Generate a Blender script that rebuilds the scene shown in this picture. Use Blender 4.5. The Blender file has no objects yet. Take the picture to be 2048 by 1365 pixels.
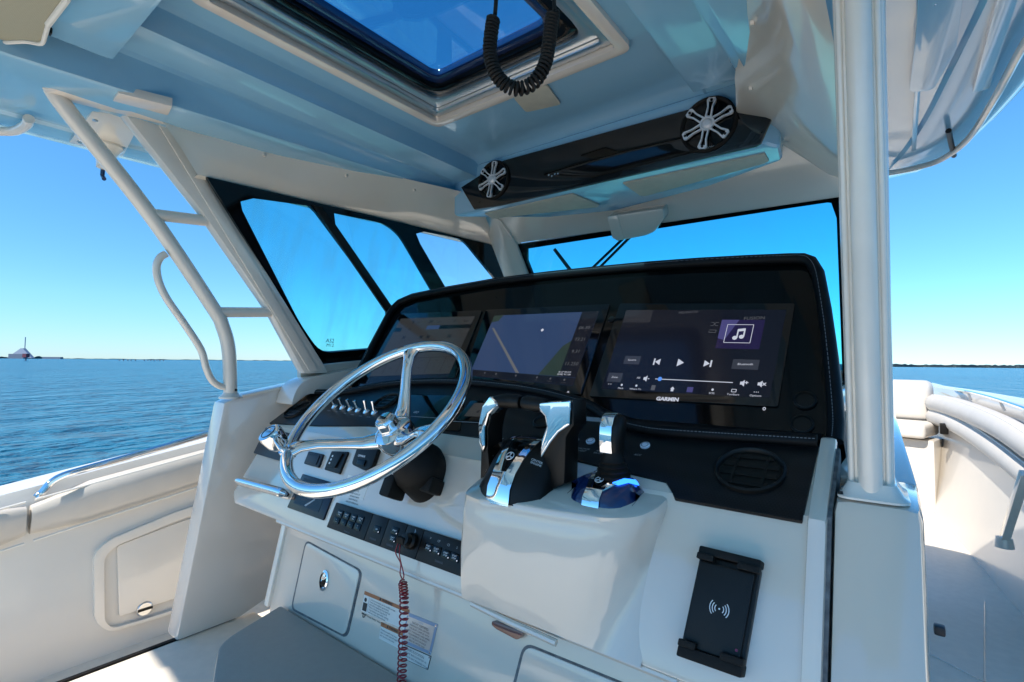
import bpy, bmesh, math, random
from mathutils import Vector, Matrix
random.seed(7)
R = math.radians
scene = bpy.context.scene
col = scene.collection

# ------------------------------------------------------------------ camera
EYE = 0.95
cam_data = bpy.data.cameras.new('camera')
cam = bpy.data.objects.new('camera', cam_data)
col.objects.link(cam)
cam_data.sensor_width = 36.0
cam_data.lens = 36.0 * 1000.0 / 2048.0
cam_data.clip_start = 0.02
cam_data.clip_end = 60000.0
YAW, PITCH, ROLL = R(37.8), math.atan(0.044), R(0.55)
f0 = Vector((-math.sin(YAW), math.cos(YAW), 0)); r0 = Vector((math.cos(YAW), math.sin(YAW), 0)); z0 = Vector((0, 0, 1))
fw = f0 * math.cos(PITCH) + z0 * math.sin(PITCH)
upv = z0 * math.cos(PITCH) - f0 * math.sin(PITCH)
rt = r0 * math.cos(ROLL) + upv * math.sin(ROLL)
up2 = upv * math.cos(ROLL) - r0 * math.sin(ROLL)
cam.matrix_world = Matrix(((rt.x, up2.x, -fw.x, 0), (rt.y, up2.y, -fw.y, 0), (rt.z, up2.z, -fw.z, EYE), (0, 0, 0, 1)))
scene.camera = cam

# ------------------------------------------------------------------ sky and sun
SUN_TO = Vector((-0.18, -0.97, 1.0)).normalized()           # direction towards the sun: from the port quarter
SUN_EL = math.asin(SUN_TO.z); SUN_AZ = math.atan2(SUN_TO.x, SUN_TO.y)
world = bpy.data.worlds.new('World'); scene.world = world; world.use_nodes = True
wn = world.node_tree.nodes; wl = world.node_tree.links
sky = wn.new('ShaderNodeTexSky'); sky.sky_type = 'NISHITA'; sky.sun_disc = False
sky.sun_elevation = SUN_EL; sky.sun_rotation = SUN_AZ
sky.altitude = 0; sky.air_density = 1.0; sky.dust_density = 0.0; sky.ozone_density = 4.0
bg = wn['Background']; bg.inputs['Strength'].default_value = 0.11
tint = wn.new('ShaderNodeMix'); tint.data_type = 'RGBA'; tint.blend_type = 'MULTIPLY'; tint.inputs['Factor'].default_value = 1.0
tcw = wn.new('ShaderNodeTexCoord'); sep = wn.new('ShaderNodeSeparateXYZ'); wl.new(tcw.outputs['Generated'], sep.inputs[0])
hz = wn.new('ShaderNodeValToRGB'); wl.new(sep.outputs['Z'], hz.inputs['Fac'])              # marine haze: the low sky is bluer than the clear-air model
hz.color_ramp.elements[0].position = 0.0; hz.color_ramp.elements[0].color = (.43, .605, .86, 1)
hz.color_ramp.elements[1].position = .34; hz.color_ramp.elements[1].color = (.70, .93, 1.0, 1)
el = hz.color_ramp.elements.new(.10); el.color = (.58, .78, .96, 1)
wl.new(hz.outputs['Color'], tint.inputs['B'])
sat = wn.new('ShaderNodeHueSaturation'); sat.inputs['Saturation'].default_value = 1.10
wl.new(sky.outputs['Color'], tint.inputs['A']); wl.new(tint.outputs['Result'], sat.inputs['Color']); wl.new(sat.outputs['Color'], bg.inputs['Color'])
sun_d = bpy.data.lights.new('sun', 'SUN'); sun_d.energy = 3.6; sun_d.angle = R(0.5); sun_d.color = (1.0, 0.93, 0.84)
sun = bpy.data.objects.new('sun', sun_d); col.objects.link(sun)
sun.rotation_euler = SUN_TO.to_track_quat('Z', 'Y').to_euler(); sun.location = (-3, -5, 8)
vs = scene.view_settings
vs.view_transform = 'Standard'; vs.look = 'None'; vs.exposure = 1.02; vs.gamma = 1.0; vs.use_curve_mapping = False
scene.cycles.max_bounces = 7; scene.cycles.transparent_max_bounces = 10; scene.cycles.glossy_bounces = 4; scene.cycles.diffuse_bounces = 4; scene.cycles.transmission_bounces = 4
scene.cycles.caustics_reflective = False; scene.cycles.caustics_refractive = False
try:
    scene.cycles.use_denoising = True
except Exception:
    pass

# ------------------------------------------------------------------ frames: origin, across, up, outward normal
FR = {'K':(Vector((0.00000,0.83150,0.73030)),Vector((1.00000,0.00000,0.00000)),Vector((0.00000,0.86603,0.50000)),Vector((0.00000,-0.50000,0.86603))),
'F':(Vector((0.00000,0.83520,0.73870)),Vector((1.00000,0.00000,0.00000)),Vector((0.00000,0.42262,0.90631)),Vector((0.00000,-0.90631,0.42262))),
'S':(Vector((0.00000,1.10000,0.86500)),Vector((1.00000,0.00000,0.00000)),Vector((0.00000,0.58779,0.80902)),Vector((0.00000,-0.80902,0.58779))),
'L':(Vector((0.00000,0.75200,0.49000)),Vector((1.00000,0.00000,0.00000)),Vector((0.00000,0.20791,0.97815)),Vector((0.00000,-0.97815,0.20791))),
'SH':(Vector((0.00000,0.83150,0.72850)),Vector((1.00000,0.00000,0.00000)),Vector((0.00000,0.97030,0.24192)),Vector((0.00000,-0.24192,0.97030))),
'WN':(Vector((-1.74000,0.00000,0.95000)),Vector((0.00000,1.00000,0.00000)),Vector((0.24254,0.00000,0.97014)),Vector((0.97014,0.00000,-0.24254))),
'LD':(Vector((-1.72000,0.00000,0.84000)),Vector((0.00000,1.00000,0.00000)),Vector((0.09950,0.00000,0.99504)),Vector((0.99504,0.00000,-0.09950))),
'WG':(Vector((-1.78000,0.00000,0.00000)),Vector((0.00000,1.00000,0.00000)),Vector((0.00000,0.00000,1.00000)),Vector((1.00000,0.00000,0.00000))),
'WS':(Vector((0.00000,1.85000,1.50000)),Vector((1.00000,0.00000,0.00000)),Vector((0.00000,-0.51450,0.85749)),Vector((0.00000,-0.85749,-0.51450))),
'PP':(Vector((0.00000,1.43600,1.60000)),Vector((1.00000,0.00000,0.00000)),Vector((0.00000,0.00000,1.00000)),Vector((0.00000,-1.00000,0.00000))),
'BW':(Vector((-2.45000,0.00000,0.00000)),Vector((0.00000,1.00000,0.00000)),Vector((0.00000,0.00000,1.00000)),Vector((1.00000,0.00000,0.00000))),
'WH':(Vector((-0.86055,0.64395,0.83046)),Vector((1.00000,0.00000,0.00000)),Vector((0.00000,0.75536,0.65531)),Vector((0.00000,-0.65531,0.75536)))}
def frame(o, u, v):
    u = Vector(u).normalized(); v = Vector(v); v = (v - u * u.dot(v)).normalized()
    return Vector(o), u, v, u.cross(v)
def W(f, p, d=0.0):
    o, u, v, n = FR[f] if isinstance(f, str) else f
    return o + u * p[0] + v * p[1] + n * d

# ------------------------------------------------------------------ materials
def new_mat(name):
    m = bpy.data.materials.new(name); m.use_nodes = True
    nt = m.node_tree
    return m, nt, nt.nodes['Principled BSDF']
def mat(name, c, rough=0.4, metal=0.0, coat=0.0, var=0.0, vscale=8.0, bump=0.0, bscale=200.0, rvar=0.0, ior=None, spec=None, emit=None, estr=1.0):
    m, nt, b = new_mat(name); N, Lk = nt.nodes, nt.links
    b.inputs['Base Color'].default_value = (*c, 1); b.inputs['Roughness'].default_value = rough; b.inputs['Metallic'].default_value = metal
    b.inputs['Coat Weight'].default_value = coat; b.inputs['Coat Roughness'].default_value = 0.04
    if ior: b.inputs['IOR'].default_value = ior
    if spec is not None: b.inputs['Specular IOR Level'].default_value = spec
    if emit: b.inputs['Emission Color'].default_value = (*emit, 1); b.inputs['Emission Strength'].default_value = estr
    tc = N.new('ShaderNodeTexCoord')
    if var or rvar:
        nz = N.new('ShaderNodeTexNoise'); nz.inputs['Scale'].default_value = vscale; nz.inputs['Detail'].default_value = 5
        Lk.new(tc.outputs['Object'], nz.inputs['Vector'])
        if var:
            rp = N.new('ShaderNodeValToRGB')
            rp.color_ramp.elements[0].position = .3; rp.color_ramp.elements[1].position = .7
            rp.color_ramp.elements[0].color = (*[x * (1 - var) for x in c], 1); rp.color_ramp.elements[1].color = (*[min(1, x * (1 + var)) for x in c], 1)
            Lk.new(nz.outputs['Fac'], rp.inputs['Fac']); Lk.new(rp.outputs['Color'], b.inputs['Base Color'])
        if rvar:
            mr = N.new('ShaderNodeMapRange'); mr.inputs['To Min'].default_value = max(0, rough - rvar); mr.inputs['To Max'].default_value = rough + rvar
            Lk.new(nz.outputs['Fac'], mr.inputs['Value']); Lk.new(mr.outputs['Result'], b.inputs['Roughness'])
            if coat:                                               # wiped, slightly smeared clear coat
                n3 = N.new('ShaderNodeTexNoise'); n3.inputs['Scale'].default_value = 7; n3.inputs['Detail'].default_value = 6; n3.inputs['Distortion'].default_value = 1.2; Lk.new(tc.outputs['Object'], n3.inputs['Vector'])
                m3 = N.new('ShaderNodeMapRange'); m3.inputs['From Min'].default_value = .4; m3.inputs['From Max'].default_value = .75; m3.inputs['To Min'].default_value = .015; m3.inputs['To Max'].default_value = .16
                Lk.new(n3.outputs['Fac'], m3.inputs['Value']); Lk.new(m3.outputs['Result'], b.inputs['Coat Roughness'])
    if bump:
        n2 = N.new('ShaderNodeTexNoise'); n2.inputs['Scale'].default_value = bscale; n2.inputs['Detail'].default_value = 3
        bp = N.new('ShaderNodeBump'); bp.inputs['Strength'].default_value = bump; bp.inputs['Distance'].default_value = .002
        Lk.new(tc.outputs['Object'], n2.inputs['Vector']); Lk.new(n2.outputs['Fac'], bp.inputs['Height']); Lk.new(bp.outputs['Normal'], b.inputs['Normal'])
    return m
M = {}
M['gel'] = mat('white_gelcoat', (.73, .64, .545), .10, coat=1.0, var=.03, vscale=3, rvar=.04, bump=.02, bscale=9)
M['gelcon'] = mat('console_gelcoat', (.70, .59, .48), .10, coat=1.0, var=.03, vscale=3, rvar=.05, bump=.02, bscale=9)
M['gelgrey'] = mat('pale_grey_gelcoat', (.67, .56, .45), .12, coat=1.0, var=.03, vscale=4, rvar=.05, bump=.02, bscale=9)
M['cream'] = mat('cream_gelcoat', (.75, .69, .59), .14, coat=.7, var=.03, vscale=3, rvar=.05)
M['liner'] = mat('off_white_liner', (.77, .73, .66), .2, coat=.5, var=.03, vscale=3, rvar=.05, bump=.015, bscale=7)
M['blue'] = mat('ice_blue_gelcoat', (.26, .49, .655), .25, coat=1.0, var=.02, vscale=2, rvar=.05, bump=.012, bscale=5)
M['bowgel'] = mat('bright_gelcoat', (.60, .56, .50), .25, coat=.4, var=.02, vscale=3)
M['nonskid'] = mat('nonskid_deck', (.86, .77, .645), .55, var=.04, vscale=30, bump=.5, bscale=500)
M['ledge'] = mat('grey_nonskid', (.36, .315, .265), .45, var=.03, vscale=60, bump=.5, bscale=700)
M['paint'] = mat('white_powder_coat', (.75, .675, .585), .22, coat=.6, var=.03, vscale=20, bump=.03, bscale=60)
M['chrome'] = mat('polished_steel', (.82, .82, .82), .05, 1.0, var=.03, vscale=20, rvar=.03, bump=.03, bscale=25)
M['alu'] = mat('brushed_aluminium', (.70, .70, .69), .30, 1.0, rvar=.03, vscale=6)
M['black'] = mat('black_plastic', (.0085, .007, .0055), .38, spec=.25, bump=.15, bscale=900, rvar=.06)
M['gloss'] = mat('gloss_black', (.003, .003, .003), .06, rvar=.02, vscale=4, spec=.22)
M['smoke'] = mat('smoked_acrylic', (.008, .007, .006), .04, rvar=.015, vscale=3, spec=.4)
M['rubber'] = mat('black_rubber', (.0085, .007, .0055), .6, spec=.22, bump=.2, bscale=500)
M['navy'] = mat('dark_blue_gloss', (.006, .022, .085), .12, coat=.6)
M['slate'] = mat('blue_grey_plastic', (.022, .024, .03), .35, spec=.3, bump=.1, bscale=600)
M['beige'] = mat('beige_vinyl_pad', (.50, .47, .38), .6, var=.05, vscale=40, bump=.4, bscale=900)
M['vinyl'] = mat('white_vinyl_upholstery', (.60, .56, .50), .5, var=.03, vscale=12, bump=.25, bscale=700)
M['piping'] = mat('white_piping', (.76, .73, .66), .5)
M['red'] = mat('red_cord', (.28, .010, .016), .35, coat=.3)
M['redlens'] = mat('red_lens', (.10, .012, .010), .12, coat=.6)
M['white'] = mat('white_print', (.75, .75, .75), .5)
M['grey_print'] = mat('grey_print', (.35, .36, .37), .5)
M['dimprint'] = mat('dim_print', (.05, .05, .055), .5)
M['label'] = mat('white_label', (.78, .72, .64), .35, var=.03, vscale=60)
M['orange'] = mat('orange_band', (.42, .14, .05), .4)
M['ink'] = mat('black_ink', (.02, .02, .02), .5)
M['plate'] = mat('satin_metal_plate', (.56, .53, .50), .35, .7)
M['plateblue'] = mat('blue_plate_border', (.25, .33, .45), .35, .4)
M['yellow'] = mat('yellow_print', (.62, .52, .03), .4)
M['seal'] = mat('grey_sealant', (.12, .12, .12), .7, var=.5, vscale=60)
M['pearl'] = mat('pearl_button', (.78, .79, .86), .3, .1)
M['cone'] = mat('speaker_silver', (.72, .72, .73), .35, .35)
M['shore'] = mat('far_shore_trees', (.035, .055, .06), .9, var=.4, vscale=.02)
M['farwhite'] = mat('far_pale_hazed', (.22, .26, .34), .8)  # distance haze is painted into this pale blue-grey base colour
M['fardark'] = mat('far_dark_hazed', (.09, .12, .17), .8)  # blue haze of the distance painted into the dark tone
def leather(name, c):
    m, nt, b = new_mat(name); N, Lk = nt.nodes, nt.links
    b.inputs['Base Color'].default_value = (*c, 1); b.inputs['Roughness'].default_value = .5; b.inputs['Specular IOR Level'].default_value = .2
    tc = N.new('ShaderNodeTexCoord'); vo = N.new('ShaderNodeTexVoronoi'); vo.inputs['Scale'].default_value = 420
    bp = N.new('ShaderNodeBump'); bp.inputs['Strength'].default_value = .35; bp.inputs['Distance'].default_value = .001
    Lk.new(tc.outputs['Object'], vo.inputs['Vector']); Lk.new(vo.outputs['Distance'], bp.inputs['Height']); Lk.new(bp.outputs['Normal'], b.inputs['Normal'])
    return m
M['leather'] = leather('black_leather', (.004, .004, .0045))
M['stitch'] = mat('grey_thread', (.22, .23, .25), .6)
def carbon():
    m, nt, b = new_mat('carbon_weave'); N, Lk = nt.nodes, nt.links
    tc = N.new('ShaderNodeTexCoord'); ck = N.new('ShaderNodeTexChecker'); ck.inputs['Scale'].default_value = 260
    ck.inputs['Color1'].default_value = (.003, .003, .0035, 1); ck.inputs['Color2'].default_value = (.009, .009, .010, 1)
    mp = N.new('ShaderNodeMapping'); mp.inputs['Rotation'].default_value = (R(30), 0, R(45))
    Lk.new(tc.outputs['Object'], mp.inputs['Vector']); Lk.new(mp.outputs['Vector'], ck.inputs['Vector']); Lk.new(ck.outputs['Color'], b.inputs['Base Color'])
    b.inputs['Roughness'].default_value = .38; b.inputs['Coat Weight'].default_value = .05; b.inputs['Specular IOR Level'].default_value = .25
    return m
M['carbon'] = carbon()
def tinted(name, c, gl=.08, rough=.0, haze=0.0):
    m, nt, b = new_mat(name); N, Lk = nt.nodes, nt.links
    nt.nodes.remove(b); out = N['Material Output']
    tr = N.new('ShaderNodeBsdfTransparent'); tr.inputs['Color'].default_value = (*c, 1)
    g = N.new('ShaderNodeBsdfGlossy'); g.inputs['Roughness'].default_value = rough
    lw = N.new('ShaderNodeLayerWeight'); lw.inputs['Blend'].default_value = .5
    pw = N.new('ShaderNodeMath'); pw.operation = 'POWER'; pw.inputs[1].default_value = 4.0; Lk.new(lw.outputs['Facing'], pw.inputs[0])
    fz = N.new('ShaderNodeMath'); fz.operation = 'MULTIPLY_ADD'; fz.inputs[1].default_value = .8; fz.inputs[2].default_value = gl * .5; Lk.new(pw.outputs[0], fz.inputs[0])
    mx = N.new('ShaderNodeMixShader'); Lk.new(fz.outputs[0], mx.inputs['Fac']); Lk.new(tr.outputs[0], mx.inputs[1]); Lk.new(g.outputs[0], mx.inputs[2])
    last = mx.outputs[0]
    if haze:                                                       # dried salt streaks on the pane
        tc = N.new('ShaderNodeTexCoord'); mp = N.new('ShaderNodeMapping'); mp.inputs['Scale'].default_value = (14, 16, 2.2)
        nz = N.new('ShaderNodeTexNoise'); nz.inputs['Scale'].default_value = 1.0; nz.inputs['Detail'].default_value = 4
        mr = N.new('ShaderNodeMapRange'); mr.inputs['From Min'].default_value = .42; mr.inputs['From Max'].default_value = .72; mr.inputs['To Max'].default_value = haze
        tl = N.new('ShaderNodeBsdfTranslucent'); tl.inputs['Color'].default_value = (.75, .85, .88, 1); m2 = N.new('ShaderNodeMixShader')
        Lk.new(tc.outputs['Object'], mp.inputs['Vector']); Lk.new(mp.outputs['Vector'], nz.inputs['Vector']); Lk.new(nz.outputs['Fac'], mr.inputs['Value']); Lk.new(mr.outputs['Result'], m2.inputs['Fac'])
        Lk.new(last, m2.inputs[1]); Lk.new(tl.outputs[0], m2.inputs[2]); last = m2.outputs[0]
    Lk.new(last, out.inputs['Surface'])
    return m
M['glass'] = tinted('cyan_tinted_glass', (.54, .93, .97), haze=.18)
M['glass_front'] = tinted('blue_cyan_windscreen', (.42, .90, .97), haze=.03)
M['glass_clear'] = tinted('lightly_tinted_glass', (.90, .975, 1.0))
M['hatchglass'] = tinted('blue_hatch_acrylic', (.55, .87, .99), .18)
def canvas():
    m, nt, b = new_mat('beige_mesh_canvas'); N, Lk = nt.nodes, nt.links
    tc = N.new('ShaderNodeTexCoord'); wv = N.new('ShaderNodeTexChecker'); wv.inputs['Scale'].default_value = 420
    wv.inputs['Color1'].default_value = (.42, .40, .30, 1); wv.inputs['Color2'].default_value = (.30, .29, .21, 1)
    Lk.new(tc.outputs['Object'], wv.inputs['Vector']); Lk.new(wv.outputs['Color'], b.inputs['Base Color']); b.inputs['Roughness'].default_value = .8
    return m
M['canvas'] = canvas()
def emis(name, c, s):
    m, nt, b = new_mat(name)
    b.inputs['Base Color'].default_value = (.006, .006, .007, 1); b.inputs['Roughness'].default_value = .12; b.inputs['Specular IOR Level'].default_value = .22
    b.inputs['Emission Color'].default_value = (*c, 1); b.inputs['Emission Strength'].default_value = s
    return m
M['px_white'] = emis('screen_white', (.80, .85, 1), .34)
M['px_grey'] = emis('screen_grey', (.40, .42, .48), .11)
M['px_dim'] = emis('screen_dim', (.30, .32, .42), .035)
M['px_button'] = emis('screen_button', (.30, .34, .48), .055)
M['px_blue'] = emis('screen_blue', (.10, .30, .9), .5)
M['px_art'] = emis('screen_art', (.16, .11, .55), .045)
M['px_art2'] = emis('screen_art_light', (.30, .28, .9), .10)
M['px_sea'] = emis('screen_chart_sea', (.10, .19, .46), .13)
M['px_land'] = emis('screen_chart_land', (.11, .19, .16), .10)
M['px_track'] = emis('screen_chart_track', (.45, .46, .5), .13)
M['px_page'] = emis('screen_page', (.42, .44, .46), .035)
M['px_ink'] = mat('screen_ink', (.004, .004, .005), .25)
M['px_bg'] = emis('screen_background', (.05, .06, .12), .05)
M['led_blue'] = emis('blue_led', (.02, .15, 1.0), 2.2)
M['led_white'] = emis('white_led', (.8, .85, 1), .5)
M['glassblack'] = mat('display_glass', (.003, .003, .004), .07, rvar=.02, vscale=5, spec=.5)

# ------------------------------------------------------------------ mesh helpers
class MB:
    def __init__(s): s.v = []; s.f = []
    def add(s, vs, fs):
        b = len(s.v); s.v += [Vector(p) for p in vs]; s.f += [tuple(i + b for i in f) for f in fs]; return s
    def box(s, c, d, rot=None):
        x, y, z = d[0] / 2, d[1] / 2, d[2] / 2
        p = [Vector((sx * x, sy * y, sz * z)) for sz in (-1, 1) for sy in (-1, 1) for sx in (-1, 1)]
        if rot is not None: p = [rot @ q for q in p]
        return s.add([q + Vector(c) for q in p], [(0, 2, 3, 1), (4, 5, 7, 6), (0, 1, 5, 4), (2, 6, 7, 3), (0, 4, 6, 2), (1, 3, 7, 5)])
    def prism(s, f, pts, d0, d1):
        a = [W(f, p, d0) for p in pts]; b = [W(f, p, d1) for p in pts]; n = len(pts)
        ar = sum(pts[i][0] * pts[(i + 1) % n][1] - pts[(i + 1) % n][0] * pts[i][1] for i in range(n))
        idx = list(range(n)) if (ar > 0) == (d1 > d0) else list(range(n))[::-1]
        top = tuple(i + n for i in idx); bot = tuple(reversed(idx))
        sides = [(idx[i], idx[(i + 1) % n], idx[(i + 1) % n] + n, idx[i] + n) for i in range(n)]
        return s.add(a + b, [top, bot] + sides)
    def tube(s, path, r, seg=12, closed=False, cap=True):
        P = [Vector(p) for p in path]; n = len(P); rings = []
        rr = r if isinstance(r, (list, tuple)) else [r] * n
        t0 = (P[1] - P[0]).normalized(); a = t0.orthogonal().normalized()
        for i in range(n):
            if closed: t = (P[(i + 1) % n] - P[i - 1]).normalized()
            elif i == 0: t = t0
            elif i == n - 1: t = (P[-1] - P[-2]).normalized()
            else: t = ((P[i + 1] - P[i]).normalized() + (P[i] - P[i - 1]).normalized()).normalized()
            a = (a - t * a.dot(t)).normalized(); b = t.cross(a)
            rings.append([P[i] + (a * math.cos(k * 2 * math.pi / seg) + b * math.sin(k * 2 * math.pi / seg)) * rr[i] for k in range(seg)])
        return s.loft(rings, closed, cap)
    def loft(s, rings, closed=False, cap=True, loop=True):
        n = len(rings); m = len(rings[0]); vs = [p for r_ in rings for p in r_]; fs = []
        for i in range(n if closed else n - 1):
            j = (i + 1) % n
            for k in range(m if loop else m - 1):
                l = (k + 1) % m; fs.append((i * m + k, i * m + l, j * m + l, j * m + k))
        if cap and not closed and loop: fs += [tuple(range(m))[::-1], tuple((n - 1) * m + k for k in range(m))]
        return s.add(vs, fs)
    def lathe(s, f, c, prof, seg=32, d=0.0, sx=1.0, sy=1.0):
        rings = [[W(f, (c[0] + r_ * sx * math.cos(k * 2 * math.pi / seg), c[1] + r_ * sy * math.sin(k * 2 * math.pi / seg)), d + h) for k in range(seg)] for r_, h in prof]
        return s.loft(rings)
    def build(s, name, m, parent=None, bevel=0.0, bseg=2, angle=30, smooth=True, weld=True):
        me = bpy.data.meshes.new(name); bm = bmesh.new()
        vv = [bm.verts.new(p) for p in s.v]
        for f in s.f:
            try: bm.faces.new([vv[i] for i in f])
            except ValueError: pass
        if weld: bmesh.ops.remove_doubles(bm, verts=bm.verts, dist=1e-5)
        bmesh.ops.recalc_face_normals(bm, faces=bm.faces)
        if bevel:
            es = [e for e in bm.edges if len(e.link_faces) == 2 and e.calc_face_angle(0) > R(25)]
            bmesh.ops.bevel(bm, geom=es, offset=bevel, segments=bseg, profile=.6, affect='EDGES', clamp_overlap=True)
        bm.to_mesh(me); bm.free()
        if smooth:
            me.polygons.foreach_set('use_smooth', [True] * len(me.polygons)); me.set_sharp_from_angle(angle=R(angle))
        o = bpy.data.objects.new(name, me); col.objects.link(o)
        if m is not None: me.materials.append(M[m] if isinstance(m, str) else m)
        if parent is not None: o.parent = parent
        return o
def rnd(pts, r, seg=5):
    out = []; n = len(pts); rr = r if isinstance(r, (list, tuple)) else [r] * n
    for i in range(n):
        p = Vector(pts[i]); a = Vector(pts[i - 1]) - p; b = Vector(pts[(i + 1) % n]) - p
        la, lb = a.length, b.length
        if rr[i] <= 0 or la < 1e-6 or lb < 1e-6: out.append(tuple(p)); continue
        q = min(rr[i], la * .45, lb * .45); a = p + a / la * q; b = p + b / lb * q
        for k in range(seg + 1):
            t = k / seg; out.append(tuple(a * (1 - t) ** 2 + p * 2 * t * (1 - t) + b * t * t))
    return out
def smooth_path(pts, n=8, closed=False):
    P = [Vector(p) for p in pts]; out = []; m = len(P)
    for i in range(m if closed else m - 1):
        p1, p2 = P[i], P[(i + 1) % m]
        p0 = P[i - 1] if (closed or i > 0) else p1 * 2 - p2
        p3 = P[(i + 2) % m] if (closed or i + 2 < m) else p2 * 2 - p1
        for k in range(n):
            t = k / n
            out.append(.5 * ((2 * p1) + (p2 - p0) * t + (2 * p0 - 5 * p1 + 4 * p2 - p3) * t * t + (3 * p1 - p0 - 3 * p2 + p3) * t ** 3))
    if not closed: out.append(P[-1])
    return out
def tag(o, label=None, cat=None, group=None, kind=None):
    if label: o['label'] = label
    if cat: o['category'] = cat
    if group: o['group'] = group
    if kind: o['kind'] = kind
    return o
def thing(name, label, cat, loc=(0, 0, 0), group=None):
    o = bpy.data.objects.new(name, None); col.objects.link(o); o.empty_display_size = .05
    return tag(o, label, cat, group)
def plate(name, f, pts, d0, d1, m, parent=None, bevel=0.0, r=0.0, seg=5):
    if r: pts = rnd(pts, r, seg)
    return MB().prism(f, pts, d0, d1).build(name, m, parent, bevel=bevel)
def rect(c, w, h): return [(c[0] - w / 2, c[1] - h / 2), (c[0] + w / 2, c[1] - h / 2), (c[0] + w / 2, c[1] + h / 2), (c[0] - w / 2, c[1] + h / 2)]
def circ(c, r, n=24, ry=None): return [(c[0] + r * math.cos(k * 2 * math.pi / n), c[1] + (ry or r) * math.sin(k * 2 * math.pi / n)) for k in range(n)]
def text(name, s, f, p, size, m, parent=None, d=.001, align='CENTER', shear=0.0, bold=0.0, ext=0.0):
    o_, u, v, n = FR[f] if isinstance(f, str) else f
    cu = bpy.data.curves.new(name, 'FONT'); cu.body = s; cu.size = size; cu.align_x = align; cu.align_y = 'CENTER'; cu.shear = shear; cu.offset = bold
    cu.resolution_u = 2
    tmp = bpy.data.objects.new('tmp', cu); col.objects.link(tmp)
    me = bpy.data.meshes.new_from_object(tmp.evaluated_get(bpy.context.evaluated_depsgraph_get()))
    bpy.data.objects.remove(tmp); bpy.data.curves.remove(cu)
    w = W((o_, u, v, n), p, d)
    me.transform(Matrix(((u.x, v.x, n.x, w.x), (u.y, v.y, n.y, w.y), (u.z, v.z, n.z, w.z), (0, 0, 0, 1))))
    me.materials.clear(); me.materials.append(M[m])
    o = bpy.data.objects.new(name, me); col.objects.link(o); o.parent = parent
    return o
def copy_tree(o, parent=None, mtx=None):
    c_ = o.copy(); col.objects.link(c_); c_.parent = parent
    for ch in [x for x in bpy.data.objects if x.parent == o]: copy_tree(ch, c_)
    return c_
XC = -0.865        # centre line of the console
def mir(p): return Vector((2 * XC - p[0], p[1], p[2]))

# ================================================================== sea, far shore
def sea_mat():
    m, nt, b = new_mat('sea_water'); N, Lk = nt.nodes, nt.links
    b.inputs['Base Color'].default_value = (.010, .055, .085, 1); b.inputs['Roughness'].default_value = .2; b.inputs['IOR'].default_value = 1.33; b.inputs['Specular IOR Level'].default_value = .14
    tc = N.new('ShaderNodeTexCoord')
    def noise(scale, det, sx=1.0, sy=1.0, rot=0.0):
        mp = N.new('ShaderNodeMapping'); mp.inputs['Scale'].default_value = (sx, sy, 1); mp.inputs['Rotation'].default_value = (0, 0, rot)
        n = N.new('ShaderNodeTexNoise'); n.inputs['Scale'].default_value = scale; n.inputs['Detail'].default_value = det
        Lk.new(tc.outputs['Object'], mp.inputs['Vector']); Lk.new(mp.outputs['Vector'], n.inputs['Vector']); return n
    a = noise(.50, 9, 1, .5, R(35)); c_ = noise(2.6, 6, 1, .6, R(15)); d = noise(.045, 3, 1, .3, R(40))
    ad = N.new('ShaderNodeMath'); ad.operation = 'MULTIPLY_ADD'; ad.inputs[1].default_value = .22
    Lk.new(c_.outputs['Fac'], ad.inputs[0]); Lk.new(a.outputs['Fac'], ad.inputs[2])
    bp = N.new('ShaderNodeBump'); bp.inputs['Strength'].default_value = 1.0; bp.inputs['Distance'].default_value = 3.2
    Lk.new(ad.outputs[0], bp.inputs['Height']); Lk.new(bp.outputs['Normal'], b.inputs['Normal'])
    rp = N.new('ShaderNodeValToRGB'); rp.color_ramp.elements[0].position = .35; rp.color_ramp.elements[1].position = .65
    rp.color_ramp.elements[0].color = (.006, .13, .24, 1); rp.color_ramp.elements[1].color = (.010, .17, .29, 1)
    Lk.new(d.outputs['Fac'], rp.inputs['Fac']); Lk.new(rp.outputs['Color'], b.inputs['Base Color'])
    return m
M['sea'] = sea_mat()
SEA = -1.1
mb = MB(); seg = 96; rings = []
for rad in (0.5, 8, 30, 120, 600, 3000, 12000, 40000):
    rings.append([Vector((rad * math.cos(k * 2 * math.pi / seg), rad * math.sin(k * 2 * math.pi / seg), SEA)) for k in range(seg)])
mb.loft(rings, cap=False)
tag(mb.build('sea', 'sea'), 'choppy blue sea running out to the horizon', None, kind='structure')
def shore(pts, h0, h1, depth, name, label, m):
    mb = MB(); n = len(pts)
    rings = []
    for i, (x, y) in enumerate(pts):
        p = Vector((x, y, 0)); d = p.normalized(); h = h0 + (h1 - h0) * random.random()
        e = min(i, n - 1 - i) / 6.0; h *= min(1, .25 + e)
        rings.append([p + Vector((0, 0, SEA - 1)), p + Vector((0, 0, SEA + h)), p + d * depth + Vector((0, 0, SEA + h * 1.15)), p + d * depth + Vector((0, 0, SEA - 1))])
    mb.loft(rings)
    return tag(mb.build(name, m), label, None, kind='structure')
def bearing(px, dist):
    dx = (px - 1024) / 1000.0; v = f0 + r0 * dx
    v = v.normalized(); return (v.x * dist, v.y * dist)
shore([bearing(1690 + i * 6, 5200 + 300 * math.sin(i * .3)) for i in range(95)], 16, 25, 300, 'far_shore', 'low dark tree line along the horizon off the bow', 'shore')
shore([bearing(-160 + i * 5, 4300) for i in range(54)], 8, 16, 200, 'far_shore', 'low hazy spit of land at the left end of the horizon', 'shore')
shore([bearing(96 + i * 6, 7600) for i in range(96)], 3, 8, 200, 'far_shore', 'thin hazy strip of land along the left horizon', 'shore')
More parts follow.
